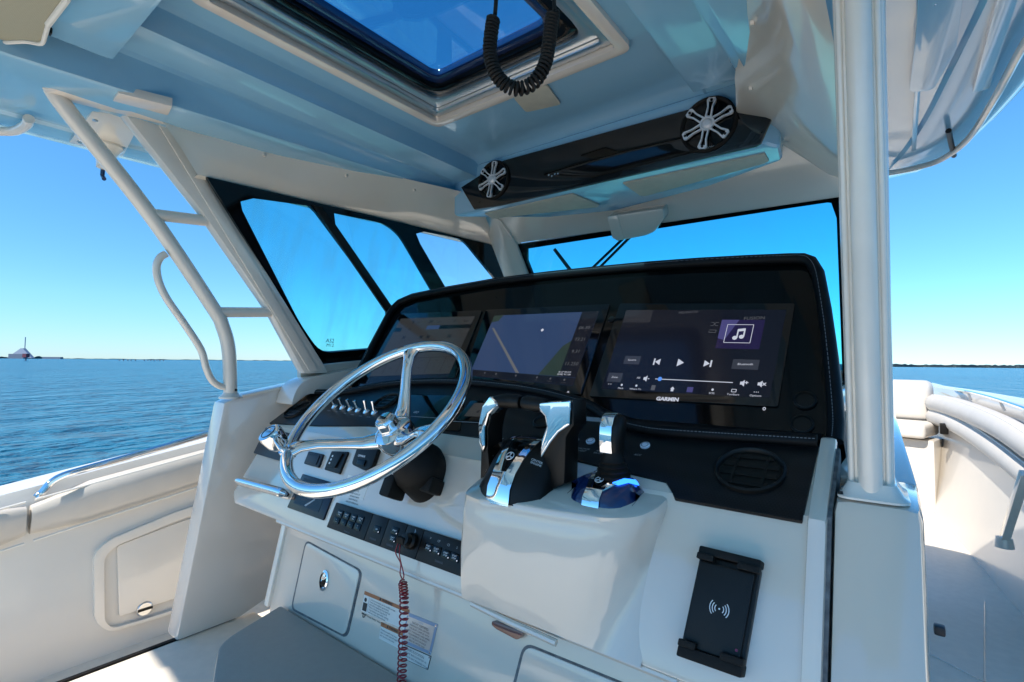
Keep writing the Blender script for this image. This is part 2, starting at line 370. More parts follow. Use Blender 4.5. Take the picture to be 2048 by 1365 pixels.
# bridge-like works on the spit, a channel marker and a row of pilings
t = thing('bridge_tower', 'pale pyramid-shaped far structure with a thin mast on the left spit', 'tower')
bx_, by_ = bearing(50, 4200); rot = Matrix.Rotation(YAW, 3, 'Z')
mb = MB(); bb = Vector((bx_, by_, SEA))
for hw, m_, nm, zz in ((85, 'farwhite', 'cable_fan', 62),):
    a = [bb + rot @ Vector((-hw, 0, 4)), bb + rot @ Vector((hw * .75, 0, 4)), bb + rot @ Vector((6, 0, zz)), bb + rot @ Vector((-6, 0, zz))]
    mb.add(a + [p - Vector((-math.sin(YAW), math.cos(YAW), 0)) * 20 for p in a], [(0, 1, 2, 3), (4, 7, 6, 5), (0, 4, 5, 1), (1, 5, 6, 2), (2, 6, 7, 3), (3, 7, 4, 0)])
    mb.build(nm, m_, t)
MB().box(bb + Vector((0, 0, 65)), (4, 4, 130)).build('mast', 'farwhite', t)
MB().box(bb + Vector((0, -30, 14)), (90, 20, 28), rot).build('base_building', 'fardark', t)
MB().box(bb + rot @ Vector((170, 0, 0)) + Vector((0, 0, 6)), (110, 20, 12), rot).build('pier', 'fardark', t)
bx_, by_ = bearing(53, 620)
t = thing('channel_marker', 'dark red topped channel marker post standing in front of the left spit', 'marker')
MB().tube([(bx_, by_, SEA - 1), (bx_, by_, SEA + 3.2)], .55, 8).build('post', 'fardark', t)
MB().box((bx_, by_, SEA + 4.6), (3.4, 3.4, 3.2), rot).build('day_board', mat('marker_red', (.10, .02, .04), .7), t)
for i, px in enumerate([240, 248, 257, 263, 272, 290, 297, 303, 309, 315, 321, 328]):
    bx_, by_ = bearing(px, 900 + (i % 3) * 12)
    o = MB().tube([(bx_, by_, SEA - 1), (bx_, by_, SEA + 1.3 + .5 * ((i * 7) % 3))], .8, 8).build('piling', 'fardark')
    tag(o, 'dark piling of the broken row standing in the open water', 'piling', 'row of pilings in the water')

# ================================================================== decks
DK = -0.18
def deckpoly(name, pts, z0, z1, m, label, bevel=.004):
    return tag(MB().prism(frame((0, 0, 0), (1, 0, 0), (0, 1, 0)), pts, z0, z1).build(name, m, bevel=bevel), label, None, kind='structure')
deckpoly('side_deck', [(-2.6, -2.4), (.86, -2.4), (.86, 2.4), (.72, 4.0), (.45, 5.6), (-.1, 7.2), (-.865, 8.2), (-1.6, 7.2), (-2.2, 5.6), (-2.45, 4.0), (-2.6, 2.4)], DK - .06, DK, 'nonskid', 'cream non-skid deck running forward past the console')
hd = deckpoly('helm_deck', [(-1.79, -2.3), (.04, -2.3), (.04, .86), (-1.79, .86)], DK + .002, .08, 'nonskid', 'raised white helm deck behind the console')
MB().box((-1.799, -.75, .073), (.014, 3.1, .022)).build('edge_gasket', 'rubber', hd)
# hatch seam lines of the forward deck
for i, (a, b) in enumerate([((.30, 3.35), (.17, 2.0)), ((.06, 2.62), (.30, 2.45))]):
    d = (Vector(b) - Vector(a)); L_ = d.length; an = math.atan2(d.y, d.x)
    MB().box(((a[0] + b[0]) / 2, (a[1] + b[1]) / 2, DK + .001), (L_, .004, .004), Matrix.Rotation(an, 3, 'Z')).build('deck_seam', 'gel', bpy.data.objects['side_deck'])

# ================================================================== bulwarks and gunwale
bw = thing('bulwark', 'cream moulded bulwark with padded coaming on the port side', 'bulwark')
wall_top = lambda y: .352 + .17 * (y - .3)
rings = []
for y in [-2.4 + .2 * k for k in range(38)]:
    inn = -2.45 + max(0, y - 3.0) ** 2 * .045
    zt = wall_top(min(y, 3.2))
    rings.append([Vector((inn - .16, y, DK - .6)), Vector((inn - .22, y, zt + .09)), Vector((inn - .20, y, zt + .120)), Vector((inn - .04, y, zt + .118)), Vector((inn - .02, y, zt + .07)),
                  Vector((inn - .02, y, zt - .01)), Vector((inn + .005, y, zt - .10)), Vector((inn + .002, y, -.12)), Vector((inn + .03, y, DK + .005)), Vector((inn + .06, y, DK - .1))])
MB().loft(rings).build('liner', 'liner', bw, angle=50)
# padded coaming in two lengths
def bolster(y0, y1, name, parent, m='vinyl', x0=-2.45):
    rings = []; n = 14
    for k in range(n + 1):
        y = y0 + (y1 - y0) * k / n; zt = wall_top(y); e = 1 - .35 * (1 if k in (0, n) else 0)
        prof = [(-.02, .085), (.02, .095), (.045, .08), (.052, .04), (.045, -.02), (.03, -.055), (0, -.065), (-.03, -.06)]
        rings.append([Vector((x0 + a * e, y, zt + .005 + b * (e if k in (0, n) else 1))) for a, b in prof])
    return MB().loft(rings).build(name, m, parent, angle=60)
bolster(-1.6, .365, 'coaming_pad', bw); bolster(.378, 2.6, 'coaming_pad', bw)
for y0, y1 in ((-1.6, .36), (.383, 2.6)):
    for dz, dx in ((.088, .030), (-.052, .036)):
        MB().tube([Vector((-2.45 + dx + .008, y0 + (y1 - y0) * k / 20, wall_top(y0 + (y1 - y0) * k / 20) + dz)) for k in range(21)], .004, 8).build('pad_piping', 'piping', bw)
rail = smooth_path([(-2.4500,0.3918,0.4418), (-2.4500,0.4071,0.4564), (-2.4500,0.4275,0.4846), (-2.4500,0.4638,0.5070), (-2.4500,0.5397,0.5239), (-2.4500,0.7317,0.5621), (-2.4500,0.9571,0.6113)], 6)
MB().tube([p + Vector((.0, 0, .012)) for p in rail], .013, 12).build('grab_rail', 'chrome', bw)
rec = rnd([(0.5585,0.2129), (0.6029,0.2518), (0.8304,0.3082), (0.9665,0.3262), (0.9805,-0.0946), (0.7904,-0.1131), (0.6157,-0.1028), (0.5694,-0.0430)], .03)
def ring_pts(outer, inner, N=72):
    cx = sum(p[0] for p in inner) / len(inner); cy = sum(p[1] for p in inner) / len(inner)
    angs = sorted([(-math.pi + 2 * math.pi * k / N) for k in range(N)] + [math.atan2(p[1] - cy, p[0] - cx) for p in outer])
    def cast(poly, a):
        dx, dy = math.cos(a), math.sin(a); best = None
        for i in range(len(poly)):
            x1, y1 = poly[i][0] - cx, poly[i][1] - cy; x2, y2 = poly[(i + 1) % len(poly)][0] - cx, poly[(i + 1) % len(poly)][1] - cy
            den = dx * (y2 - y1) - dy * (x2 - x1)
            if abs(den) < 1e-12: continue
            t_ = (x1 * (y2 - y1) - y1 * (x2 - x1)) / den; s_ = (x1 * dy - y1 * dx) / den
            if t_ > 0 and -1e-6 <= s_ <= 1 + 1e-6 and (best is None or t_ > best): best = t_
        return (cx + dx * (best or 0), cy + dy * (best or 0))
    return [cast(outer, a) for a in angs], [cast(inner, a) for a in angs]
def ring_plate(name, f, outer, inner, d0, d1, m, parent=None, bevel=0.0, N=72, mir_=False):
    o_, i_ = ring_pts(outer, inner, N); T_ = (lambda p: mir(p)) if mir_ else (lambda p: p)
    rings = [[T_(W(f, p, d1)) for p in o_], [T_(W(f, p, d1)) for p in i_], [T_(W(f, p, d0)) for p in i_], [T_(W(f, p, d0)) for p in o_]]
    return MB().loft(rings, closed=True).build(name, m, parent, bevel=bevel)
inner = rnd([(0.6308,0.2172), (0.6515,0.2232), (0.8230,0.2555), (0.9681,0.2773), (0.9792,-0.0549), (0.7708,-0.0571), (0.6471,-0.0580)], .012)
ring_plate('recess_frame', 'BW', rec, rnd([(0.5896,0.1907), (0.6243,0.2229), (0.8317,0.2702), (0.9882,0.2950), (1.0010,-0.0909), (0.7864,-0.0994), (0.6262,-0.0919), (0.6001,-0.0550)], .03), -.02, .022, 'liner', bw, .008)
dr = plate('hatch_door', 'BW', inner, .006, .013, 'liner', bw, .003)
lc = (0.7311,-0.0585)
MB().lathe('BW', lc, [(.001, .0185), (.024, .0185), (.027, .016), (.028, .012)], 28).build('latch', 'alu', dr)
MB().box(W('BW', lc, .021), (.006, .05, .008)).build('finger_slot', 'black', dr)

# starboard gunwale and bow coaming, both curving in towards the bow
gs = thing('bow_gunwale', 'white gunwale curving round the starboard bow with steel rail', 'gunwale')
path = [(0.7806,2.2000,0.6288), (0.6823,3.0000,0.6275), (0.5823,3.6000,0.7196), (0.4957,4.4000,0.7475), (0.3326,5.4000,0.7637), (0.1882,6.3000,0.7680), (-0.0265,7.4000,0.7683), (-.865, 8.3, .60)]
sp = smooth_path(path, 8)
rings = []
for p in sp: rings.append([p + Vector((.16, 0, -1.4)), p + Vector((.20, 0, -.02)), p + Vector((.17, 0, .0)), p + Vector((.02, 0, 0)), p + Vector((0, -.0, -.03)), p + Vector((0, 0, -.10)), p + Vector((.02, 0, -1.4))])
MB().loft(rings).build('gunwale', 'bowgel', gs, angle=50)
rl = smooth_path([(0.5640,3.3000,0.7074), (0.5058,3.7000,0.7377), (0.4510,4.3000,0.7596), (0.3834,4.9000,0.7734), (0.3539,5.4000,0.7686)], 8)
MB().tube(rl, .011, 10).build('bow_rail', 'chrome', gs)
for k in (4, 14, 24): MB().tube([rl[k], rl[k] + Vector((.02, 0, -.06))], .008, 10).build('rail_post', 'gel', gs)
# the inner liner below the coaming
lin = [(0.6992,2.2000,0.3866), (0.6051,2.8000,0.3666), (0.5081,3.4000,0.3676), (0.4092,4.2000,0.3750), (0.2994,5.0000,0.3896), (0.2004,5.8000,0.4386)]
rings = []
for p in smooth_path(lin, 6): rings.append([Vector((p.x + .06, p.y, p.z + .3)), Vector((p.x + .02, p.y, p.z + .05)), Vector((p.x - .03, p.y, (p.z + DK) / 2)), Vector((p.x - .10, p.y - .05, DK - .02))])
MB().loft(rings, loop=False, cap=False).build('inner_liner', 'bowgel', gs)
def roll(name, pts, rads, label, cat, grp=None, m='vinyl'):
    sp = smooth_path(pts, 8); n = len(sp)
    rr = [rads[0] + (rads[1] - rads[0]) * k / (n - 1) for k in range(n)]
    global_path = list(sp); gr = list(rr); rr[0] *= .55; rr[-1] *= .55; sp.insert(0, sp[0] + (sp[0] - sp[1]).normalized() * .012); rr.insert(0, rr[0] * .3); sp.append(sp[-1] + (sp[-1] - sp[-2]).normalized() * .012); rr.append(rr[-1] * .3)
    o = tag(MB().tube(sp, rr, 16).build(name, m, angle=80), label, cat, grp)
    MB().tube([p + Vector((-.35, -.25, .92)).normalized() * r_ for p, r_ in zip(global_path, gr)][1:-1], .005, 6).build('piping', 'piping', o)
    return o
roll('bolster_cushion', [(0.2197,5.5000,0.6509), (0.3052,5.0000,0.6541), (0.3855,4.5000,0.6379), (0.4556,3.9000,0.6105), (0.5050,3.4000,0.5651), (0.5727,2.8000,0.4957), (0.6162,2.4000,0.4408)], (.075, .062), 'upper white bolster cushion curving along the starboard bow', 'cushion', 'bow bolsters')
roll('bolster_cushion', [(0.2174,5.5000,0.5423), (0.3028,5.0000,0.5422), (0.3826,4.5000,0.5130), (0.4521,3.9000,0.4666), (0.5013,3.4000,0.4200), (0.5566,2.8000,0.3565), (0.5932,2.4000,0.3027)], (.07, .058), 'lower white bolster cushion under the curved bow bolster', 'cushion', 'bow bolsters')
# bow lounge: backrest, seat cushion, base, step
def cushion(name, c, d, rotz, tilt, label, parent=None, m='vinyl', bev=.05):
    rot_ = Matrix.Rotation(rotz, 3, 'Z') @ Matrix.Rotation(tilt, 3, 'X')
    o = MB().box(c, d, rot_).build(name, m, parent, bevel=bev, bseg=4, angle=60)
    return o
lg = thing('bow_lounge', 'white bow seat with puffy backrest beyond the grey console side', 'seat')
bp_ = Vector((0.0910,5.6000,0.6727))
cushion('backrest', bp_ + Vector((-.12, 0, -.01)), (.50, .20, .34), R(-14), R(8), None, lg, bev=.075)
sp_ = Vector((0.1132,5.3000,0.4444))
cushion('seat_cushion', sp_ + Vector((-.14, 0, 0)), (.46, .44, .11), R(-14), 0, None, lg, bev=.035)
MB().box(sp_ + Vector((-.10, .1, -.36)), (.50, .46, .58), Matrix.Rotation(R(-14), 3, 'Z')).build('seat_base', 'bowgel', lg, bevel=.02)
o = MB().box(Vector((0.2483,4.9000,0.4951)), (.05, .05, .08)).build('cup_bracket', 'black', bevel=.008)
tag(o, 'small black bracket under the bow bolster cushion', 'bracket')
pz = thing('table_leg', 'square white pedestal leg standing by the starboard bow liner', 'table leg')
a_, b_ = Vector((0.3997,3.0000,0.4801)), Vector((0.3695,3.3000,0.1400))
MB().tube([b_, a_ + (a_ - b_) * .1], .022, 4).build('pedestal', 'cream', pz, bevel=.003); MB().lathe(frame(b_ - Vector((0, 0, .03)), (1, 0, 0), (0, 1, 0)), (0, 0), [(.001, .05), (.03, .045), (.036, .01), (.036, 0)], 16).build('foot', 'cream', pz)

# ================================================================== hardtop
ht = thing('hardtop', 'ice blue hardtop underside with stepped mouldings above the helm', 'hardtop')
def outer(Y):
    T_ = [(-9, 1.27), (.2, 1.27), (.6, 1.245), (1.2, 1.20), (1.77, 1.125), (2.08, 1.06), (2.22, .98), (2.32, .80), (2.36, .4)]
    v = 0
    for j in (-2, -1, 0, 1, 2):                                     # averaged over a short length so the edge runs fair
        q = Y + j * .05 * (1 if Y < 2.1 else .3); r_ = T_[-1][1]
        for (a, b), (c_, d) in zip(T_, T_[1:]):
            if q <= c_: r_ = b + (d - b) * (q - a) / (c_ - a); break
        v += r_ / 5
    return v
def section(Y, sd=-1):
    k = max(0, min(1, (Y - .16) / 1.4)); c4 = .578; z4 = 1.575 + .075 * k
    ou = outer(Y); k2 = max(0, min(1, (Y - 1.425) / .08)); zc = 1.75 - .045 * k2
    kf = max(0, min(1, (Y - 2.05) / .31)) ** 2; low = 1.625 + .05 * kf; top = 1.83 - .13 * kf
    s_ = [(0, zc), (.335, zc), (.405, zc), (.422, zc - .002), (.434, zc - .010), (.440, 1.682), (.446, 1.680), (.545, 1.680), (.557, 1.677), (.565, 1.668), (c4 - .001, z4 + .003), (c4 + .006, z4), (.75, max(1.602, z4 - .005)), (max(.81, ou - .20), 1.630), (ou - .19, 1.622), (ou - .045, 1.630), (ou - .02, 1.638), (ou, 1.66), (ou - .01, 1.70), (ou - .06, 1.74), (ou - .25, top - .03), (.335, top), (0, top)]
    if sd > 0 and Y > 1.33:                                        # the starboard flute ends short of the speaker
        q = min(1, (Y - 1.33) / .05); s_ = [(a, z + (zc - .004 - z) * q) if 5 <= i <= 9 else (a, z) for i, (a, z) in enumerate(s_)]
    if Y > 2.0: s_ = [(min(a, ou - .001 * i), min(z, top)) if i < 13 else (a, max(min(z, top), low - .01)) for i, (a, z) in enumerate(s_)]
    return s_
HY0, HY1 = .40, 1.14
st = [-.95, -.9, -.5, 0, .16, HY0, .6, .8, 1.0, HY1, 1.25, 1.33, 1.355, 1.38, 1.40, 1.43, 1.46, 1.50, 1.55, 1.6, 1.65, 1.7, 1.77, 1.83, 1.89, 1.95, 2.02, 2.08, 2.12, 2.16, 2.22, 2.28, 2.32, 2.35, 2.36]
mb = MB()
for sd in (-1, 1):
    secs = [section(y, sd) for y in st]; m_ = len(secs[0])
    vs = [Vector((XC + sd * a, y, z)) for y, s_ in zip(st, secs) for a, z in s_]; fs = []
    for i in range(len(st) - 1):
        for k in range(m_ - 1):
            if HY0 <= st[i] and st[i + 1] <= HY1 + 1e-6 and k in (0, m_ - 2): continue
            fs.append((i * m_ + k, i * m_ + k + 1, (i + 1) * m_ + k + 1, (i + 1) * m_ + k))
    fs.append(tuple(range(m_)))
    mb.add(vs, fs)
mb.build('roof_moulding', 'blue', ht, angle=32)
# aft overhead box on the port side
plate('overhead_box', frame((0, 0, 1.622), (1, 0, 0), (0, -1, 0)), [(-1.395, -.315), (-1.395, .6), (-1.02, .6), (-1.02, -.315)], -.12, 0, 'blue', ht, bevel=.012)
# raised rectangular panel on the starboard side
rings = []
for y in (-.3, .3, .7, 1.0, 1.215):
    zr = max(1.575 + .075 * max(0, min(1, (y - .16) / 1.4)), 1.585)
    rings.append([Vector((-.268, y, zr + .03)), Vector((-.266, y, zr - .010)), Vector((-.202, y, zr - .006)), Vector((-.198, y, zr + .03))])
MB().loft(rings).build('side_panel', 'blue', ht, bevel=.006)
# thin trim round the outer edge
for sd in (-1, 1):
    MB().tube([Vector((XC + sd * (outer(y) + .004), y, 1.672)) for y in (-.9, 0, .4, .6, .9, 1.2, 1.5, 1.77, 1.95, 2.08, 2.16, 2.22, 2.28, 2.32)], .007, 8).build('edge_trim', 'gel', ht)
# dark mould line on the starboard underside
for o0, o1, y1, zz in ((1.015, 1.045, 1.60, 1.608), (.905, .917, 1.95, 1.612)):
    MB().loft([[Vector((XC + o0, y, zz)), Vector((XC + o1, y, zz)), Vector((XC + o1, y, 1.645)), Vector((XC + o0, y, 1.645))] for y in (-.8, y1)]).build('drip_moulding', 'blue', ht, bevel=.004)
MB().tube(smooth_path([(0.2299,1.2310,1.6000), (0.2099,1.4019,1.6000), (0.1918,1.6657,1.6000), (0.1651,1.9024,1.6000), (0.1175,2.0327,1.6000), (0.0640,2.0724,1.6000), (-0.0139,2.0787,1.6000), (-0.1223,2.0324,1.6000)], 6), .0085, 12).build('edge_pipe', 'paint', ht)
MB().tube([(0.1190,1.8123,1.6050), (0.1450,2.0396,1.6050)], .007, 10).build('pipe_bracket', 'black', ht)
# pocket moulding outside the starboard post and two small hooks
plate('light_pocket', frame((0, 0, 1.62), (1, 0, 0), (0, -1, 0)), rnd([(q[0], -q[1]) for q in ((0.0377,1.2374,1.6120), (0.0300,1.5096,1.6120), (0.0749,1.5295,1.6120), (0.1052,1.3667,1.6120), (0.1007,1.1241,1.6120), (0.0385,1.0772,1.6120))], .02), -.02, .012, 'blue', ht, bevel=.005)
o = thing('snap_hook', 'black double snap hook under the starboard roof edge', 'hook')
hk = Vector((0.0638,1.1645,1.6100))
MB().tube(smooth_path([hk + Vector((0, 0, .025)), hk + Vector((.006, 0, .01)), hk, hk + Vector((-.006, 0, .01)), hk + Vector((0, 0, .025))], 4), .003, 8).build('hook_ring', 'chrome', o)
MB().box(hk + Vector((0, 0, .024)), (.016, .016, .006)).build('hook_base', 'black', o, bevel=.002)

# roof hatch
hc = thing('roof_hatch', 'square roof hatch of blue tinted acrylic with cream and metal frame', 'hatch')
def sq(i): return [(-1.21 + i, -HY1 + i), (-.52 - i, -HY1 + i), (-.52 - i, -HY0 - i), (-1.21 + i, -HY0 - i)]
def zf(z): return frame((0, 0, z), (1, 0, 0), (0, -1, 0))
def sqr(i, r_, e=0.0): return rnd(sq(i), r_, 6)
ring_plate('outer_frame', zf(1.742), sqr(-.006, .03), sqr(.026, .012), -.02, .006, 'gel', hc, .003)
ring_plate('track_frame', zf(1.750), sqr(.028, .012), sqr(.052, .012), -.05, .0, 'alu', hc, .003)
ring_plate('inner_rail', zf(1.762), sqr(.054, .012), sqr(.082, .05), -.05, .0, 'alu', hc, .004)
ring_plate('gasket', zf(1.772), sqr(.083, .05), sqr(.118, .045), -.04, .0, 'gloss', hc, .005)
ring_plate('inner_gasket', zf(1.785), sqr(.116, .045), sqr(.150, .03), -.02, .0, 'navy', hc, .004)
plate('acrylic_pane', zf(1.797), sqr(.10, .045), -.006, 0, 'hatchglass', hc)
mb = MB()
for a, b in zip(sq(.012), sq(.012)[1:] + sq(.012)[:1]): mb.add([Vector((a[0], -a[1], 1.75)), Vector((b[0], -b[1], 1.75)), Vector((b[0], -b[1], 1.84)), Vector((a[0], -a[1], 1.84))], [(0, 1, 2, 3)])
mb.build('well', 'gel', hc)
o = plate('courtesy_light', zf(1.7485), [(q[0], -q[1]) for q in ((-0.8991,1.1525,1.7485), (-0.7791,1.1556,1.7485), (-0.8057,1.2724,1.7485), (-0.9204,1.2476,1.7485))], 0, .006, 'beige', None, bevel=.002, r=.012)
tag(o, 'beige rounded rectangular pad on the ceiling ahead of the hatch', 'ceiling pad')

# speaker pod
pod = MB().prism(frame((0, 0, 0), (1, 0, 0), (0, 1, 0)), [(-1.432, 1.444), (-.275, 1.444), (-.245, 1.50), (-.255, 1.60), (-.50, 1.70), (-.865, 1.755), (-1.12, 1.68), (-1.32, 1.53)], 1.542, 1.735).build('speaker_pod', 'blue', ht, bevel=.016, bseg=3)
plate('smoked_panel', 'PP', [(-1.3753,0.0506), (-1.1745,0.1041), (-1.1553,0.1071), (-0.4706,0.0893), (-0.3195,0.0524), (-0.2382,0.0336), (-0.2811,-0.0603), (-0.2933,-0.0653), (-1.1772,-0.0597), (-1.3035,-0.0519)], -.006, .006, 'smoke', pod, .002)
for nm, q in (('pad', [(-1.2863,1.4760,1.5410), (-1.2543,1.4749,1.5410), (-0.8859,1.4798,1.5410), (-0.8687,1.6412,1.5410), (-0.8860,1.6580,1.5410), (-1.3017,1.5405,1.5410)]), ('pad', [(-0.7027,1.4887,1.5410), (-0.2853,1.5077,1.5410), (-0.2862,1.5666,1.5410), (-0.3022,1.5816,1.5410), (-0.6938,1.6459,1.5410), (-0.7057,1.6307,1.5410)])):
    pts = [(p[0], -p[1]) for p in q[0]] if isinstance(q[0], list) else [(p[0], -p[1]) for p in q]
    plate('padded_insert', zf(1.541), pts, -.002, .004, 'beige', pod, .0015)
for (cx, cy) in ((-0.9530,0.0044), (-0.9281,0.0024), (-0.9405,-0.0019), (-0.9159,0.0013)): MB().lathe('PP', (cx, cy), [(.003, .006), (.003, .0075), (.001, .008)], 10).build('droplet', 'chrome', pod)
def speaker(c, r_, label):
    sp = thing('speaker', label, 'speaker', group='overhead speakers')
    MB().lathe('PP', c, [(r_ * 1.06, .004), (r_ * 1.06, .012), (r_ * 1.0, .016), (r_ * .93, .013), (r_ * .90, .006)], 48).build('surround', 'rubber', sp)
    MB().lathe('PP', c, [(.0005, .0), (r_ * .35, .0), (r_ * .9, .008)], 40).build('cone', 'gloss', sp)
    hub = MB().lathe('PP', c, [(.0005, .026), (r_ * .12, .025), (r_ * .20, .020), (r_ * .215, .022), (r_ * .27, .022), (r_ * .28, .016)], 32).build('hub', 'cone', sp)
    for k in range(6):
        a = R(18 + 60 * k); u_ = Vector((math.cos(a), math.sin(a))); w_ = Vector((-u_.y, u_.x)); cc = Vector(c)
        def P_(q, s_): return tuple(cc + u_ * q * r_ + w_ * s_ * r_)
        sp_ = MB()
        for s_ in (-1, 1): sp_.prism('PP', [P_(.24, .066 * s_), P_(.24, .128 * s_), P_(.60, .112 * s_), P_(.88, .175 * s_), P_(.88, .108 * s_), P_(.60, .056 * s_)], .014, .021)
        sp_.prism('PP', [P_(.83, -.15), P_(.83, .15), P_(.90, .165), P_(.96, .12), P_(.96, -.12), P_(.90, -.165)], .0135, .0205)
        o = sp_.build('spoke', 'cone', sp); MB().lathe('PP', P_(.87, 0), [(.0005, .0215), (r_ * .05, .0215), (r_ * .055, .0195)], 12).build('screw', 'black', o)
    text('lettering', 'FUSION', 'PP', (c[0], c[1] - r_ * .93), r_ * .13, 'grey_print', sp, .014)
speaker((-1.2031,0.0415), .070, 'left hand round overhead speaker with six silver spokes')
speaker((-0.4146,0.0271), .074, 'right hand round overhead speaker with six silver spokes')

# ================================================================== cabin sides: header panels, side windows, windscreen
cb = thing('windshield_frame', 'cream windscreen and side window frame round the helm', 'windshield')
tp = [Vector(p) for p in ((-1.5751,0.4636,1.6180), (-1.5788,0.4920,1.6180), (-1.5538,0.7199,1.6180), (-1.5053,0.9880,1.6180), (-1.4322,1.2404,1.6180), (-1.3857,1.4506,1.6180), (-1.4380,1.6166,1.6180))]
tp = [Vector((p.x, p.y, 1.604 + .044 * i / 6)) for i, p in enumerate(tp)]
bt = [Vector(p) for p in ((-1.6053,0.5685,1.4886), (-1.6051,0.5909,1.4895), (-1.6038,0.8128,1.4949), (-1.6013,1.0765,1.5047), (-1.5980,1.3611,1.5178), (-1.5955,1.6910,1.5281), (-1.5934,1.9076,1.5365))]
for sd in (0, 1):
    T_ = mir if sd else (lambda p: p)
    rings = [[T_(p) for p in tp], [T_(a.lerp(b, .5) + Vector((.006, 0, 0))) for a, b in zip(tp, bt)], [T_(b) for b in bt], [T_(b + Vector((-.05, 0, -.005))) for b in bt]]
    MB().loft(rings, loop=False, cap=False).build('header_panel', 'cream', cb, angle=50)
    for k in (2, 3, 4):
        p = T_(tp[k].lerp(bt[k], .2)); MB().lathe(frame(p, (0, 1, 0), (0, 0, 1)), (0, 0), [(.0005, .008 if not sd else -.008), (.005, .007 if not sd else -.007), (.006, 0)], 12).build('screw', 'gel', cb)
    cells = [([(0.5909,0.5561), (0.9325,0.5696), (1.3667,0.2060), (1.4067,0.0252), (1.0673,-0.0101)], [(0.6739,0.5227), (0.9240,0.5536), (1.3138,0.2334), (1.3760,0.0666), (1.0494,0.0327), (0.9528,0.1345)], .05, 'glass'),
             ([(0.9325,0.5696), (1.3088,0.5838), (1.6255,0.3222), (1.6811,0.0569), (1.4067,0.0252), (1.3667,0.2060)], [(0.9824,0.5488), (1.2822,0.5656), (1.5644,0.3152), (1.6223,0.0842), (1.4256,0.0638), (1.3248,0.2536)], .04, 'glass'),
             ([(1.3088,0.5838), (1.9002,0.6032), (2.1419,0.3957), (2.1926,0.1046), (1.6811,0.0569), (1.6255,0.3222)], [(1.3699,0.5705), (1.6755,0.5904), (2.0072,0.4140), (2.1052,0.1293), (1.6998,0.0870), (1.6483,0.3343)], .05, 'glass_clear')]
    if sd: cells = []
    for i, (ou, inn, rr, gm) in enumerate(cells):
        ou = ou[0] if isinstance(ou[0], list) else ou; inn = inn[0] if isinstance(inn[0], list) else inn
        inn = rnd(inn, [rr, rr * .3, .01, .02, rr, .08] if i == 0 else [rr * .2, .09, .02, .02, .02, .02] if i == 1 else [.06, .06, .02, .02, .02, .04])
        ring_plate('window_border', 'WN', ou, inn, -.012, .006, 'gloss', cb)
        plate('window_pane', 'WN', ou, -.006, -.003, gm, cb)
    if not sd:
        plate('sliding_post', 'WN', [(0.9232,0.5586), (0.9570,0.5602), (1.3980,0.1867), (1.3786,0.1524)], .002, .016, 'black', cb, .003)
        text('etch_mark', 'AS2', 'WN', (1.0827,0.0807), .022, 'slate', cb, .001)
        text('etch_mark', 'M12', 'WN', (1.0859,0.0631), .018, 'slate', cb, .001)
        plate('belt_panel', 'WN', [(0.9742,0.0046), (1.0676,-0.0121), (1.4072,0.0230), (2.1936,0.1017), (2.2589,-0.0987), (0.9996,-0.1494)], -.02, .004, 'gel', cb)
# windscreen
plate('header', 'WS', [(-1.6168,0.2729), (-0.1159,0.1763), (-0.1264,-0.0280), (-1.4006,0.0113), (-1.4867,0.0663)], -.03, .0, 'cream', cb, .004)
plate('corner_pillar', 'WS', [(-1.5499,0.2238), (-1.4503,0.1335), (-1.4006,0.0113), (-1.3734,-0.3906), (-1.5266,-0.4406), (-1.5502,0.0255)], -.03, .012, 'cream', cb, .012)
ws_out = [(-1.4023,0.0066), (-0.1378,-0.0193), (-0.1561,-0.7875), (-1.3788,-0.7398)]
ws_out = ws_out[0] if isinstance(ws_out[0], list) else ws_out
ws_in = [(-1.3834,-0.0208), (-0.1504,-0.0297), (-0.1694,-0.7437), (-1.3297,-0.6782)]
ws_in = rnd(ws_in[0] if isinstance(ws_in[0], list) else ws_in, .03)
ring_plate('screen_border', 'WS', ws_out, ws_in, -.012, .003, 'gloss', cb)
plate('windscreen_pane', 'WS', ws_out, -.008, -.004, 'glass_front', cb)
plate('starboard_jamb', 'WS', [(-0.1375,-0.0130), (-0.1129,-0.0179), (-0.1252,-0.7855), (-0.1561,-0.7875)], -.03, .01, 'gel', cb, .004)
plate('lower_sill', 'WS', [(-1.7404,-0.5571), (-0.1142,-0.6662), (-0.1288,-1.0181), (-2.0391,-1.2908)], -.05, .0, 'gel', cb)
# wiper motor cover and wipers
wm = thing('wiper_motor_cover', 'cream moulded wiper motor cover hanging from the windscreen header', 'motor cover')
MB().prism('WS', rnd([(-0.8993,0.0711), (-0.6761,0.0612), (-0.6797,0.0233), (-0.7279,-0.0219), (-0.7664,-0.0319), (-0.8775,-0.0353), (-0.8994,-0.0170)], .012), -.01, .055).build('cover', 'cream', wm, bevel=.012, bseg=3)
plate('cover_flange', 'WS', [(-0.8993,0.0711), (-0.8564,0.0694), (-0.8531,-0.0243), (-0.8775,-0.0353), (-0.8994,-0.0170)], .05, .062, 'cream', wm, .004)
wp = thing('wiper', 'black twin arm wiper parked outside the main windscreen', 'wiper')
for a, b in (((-0.8429,1.8590,1.4849), (-1.1059,1.9449,1.3418)), ((-0.8223,1.8607,1.4821), (-1.0717,1.9468,1.3386))):
    off = FR['WS'][3] * -.05; MB().tube([Vector(a) + off, Vector(b) + off, Vector(b) + off + (Vector(b) - Vector(a)) * .8], .006, 8).build('wiper_arm', 'black', wp)
off = FR['WS'][3] * -.05
o = MB().tube([Vector((-1.2497,1.8789,1.4518)) + off, Vector((-1.1987,1.9347,1.3588)) + off, Vector((-1.1228,2.0310,1.1983)) + off], [.008, .009, .006], 8).build('wiper', 'slate')
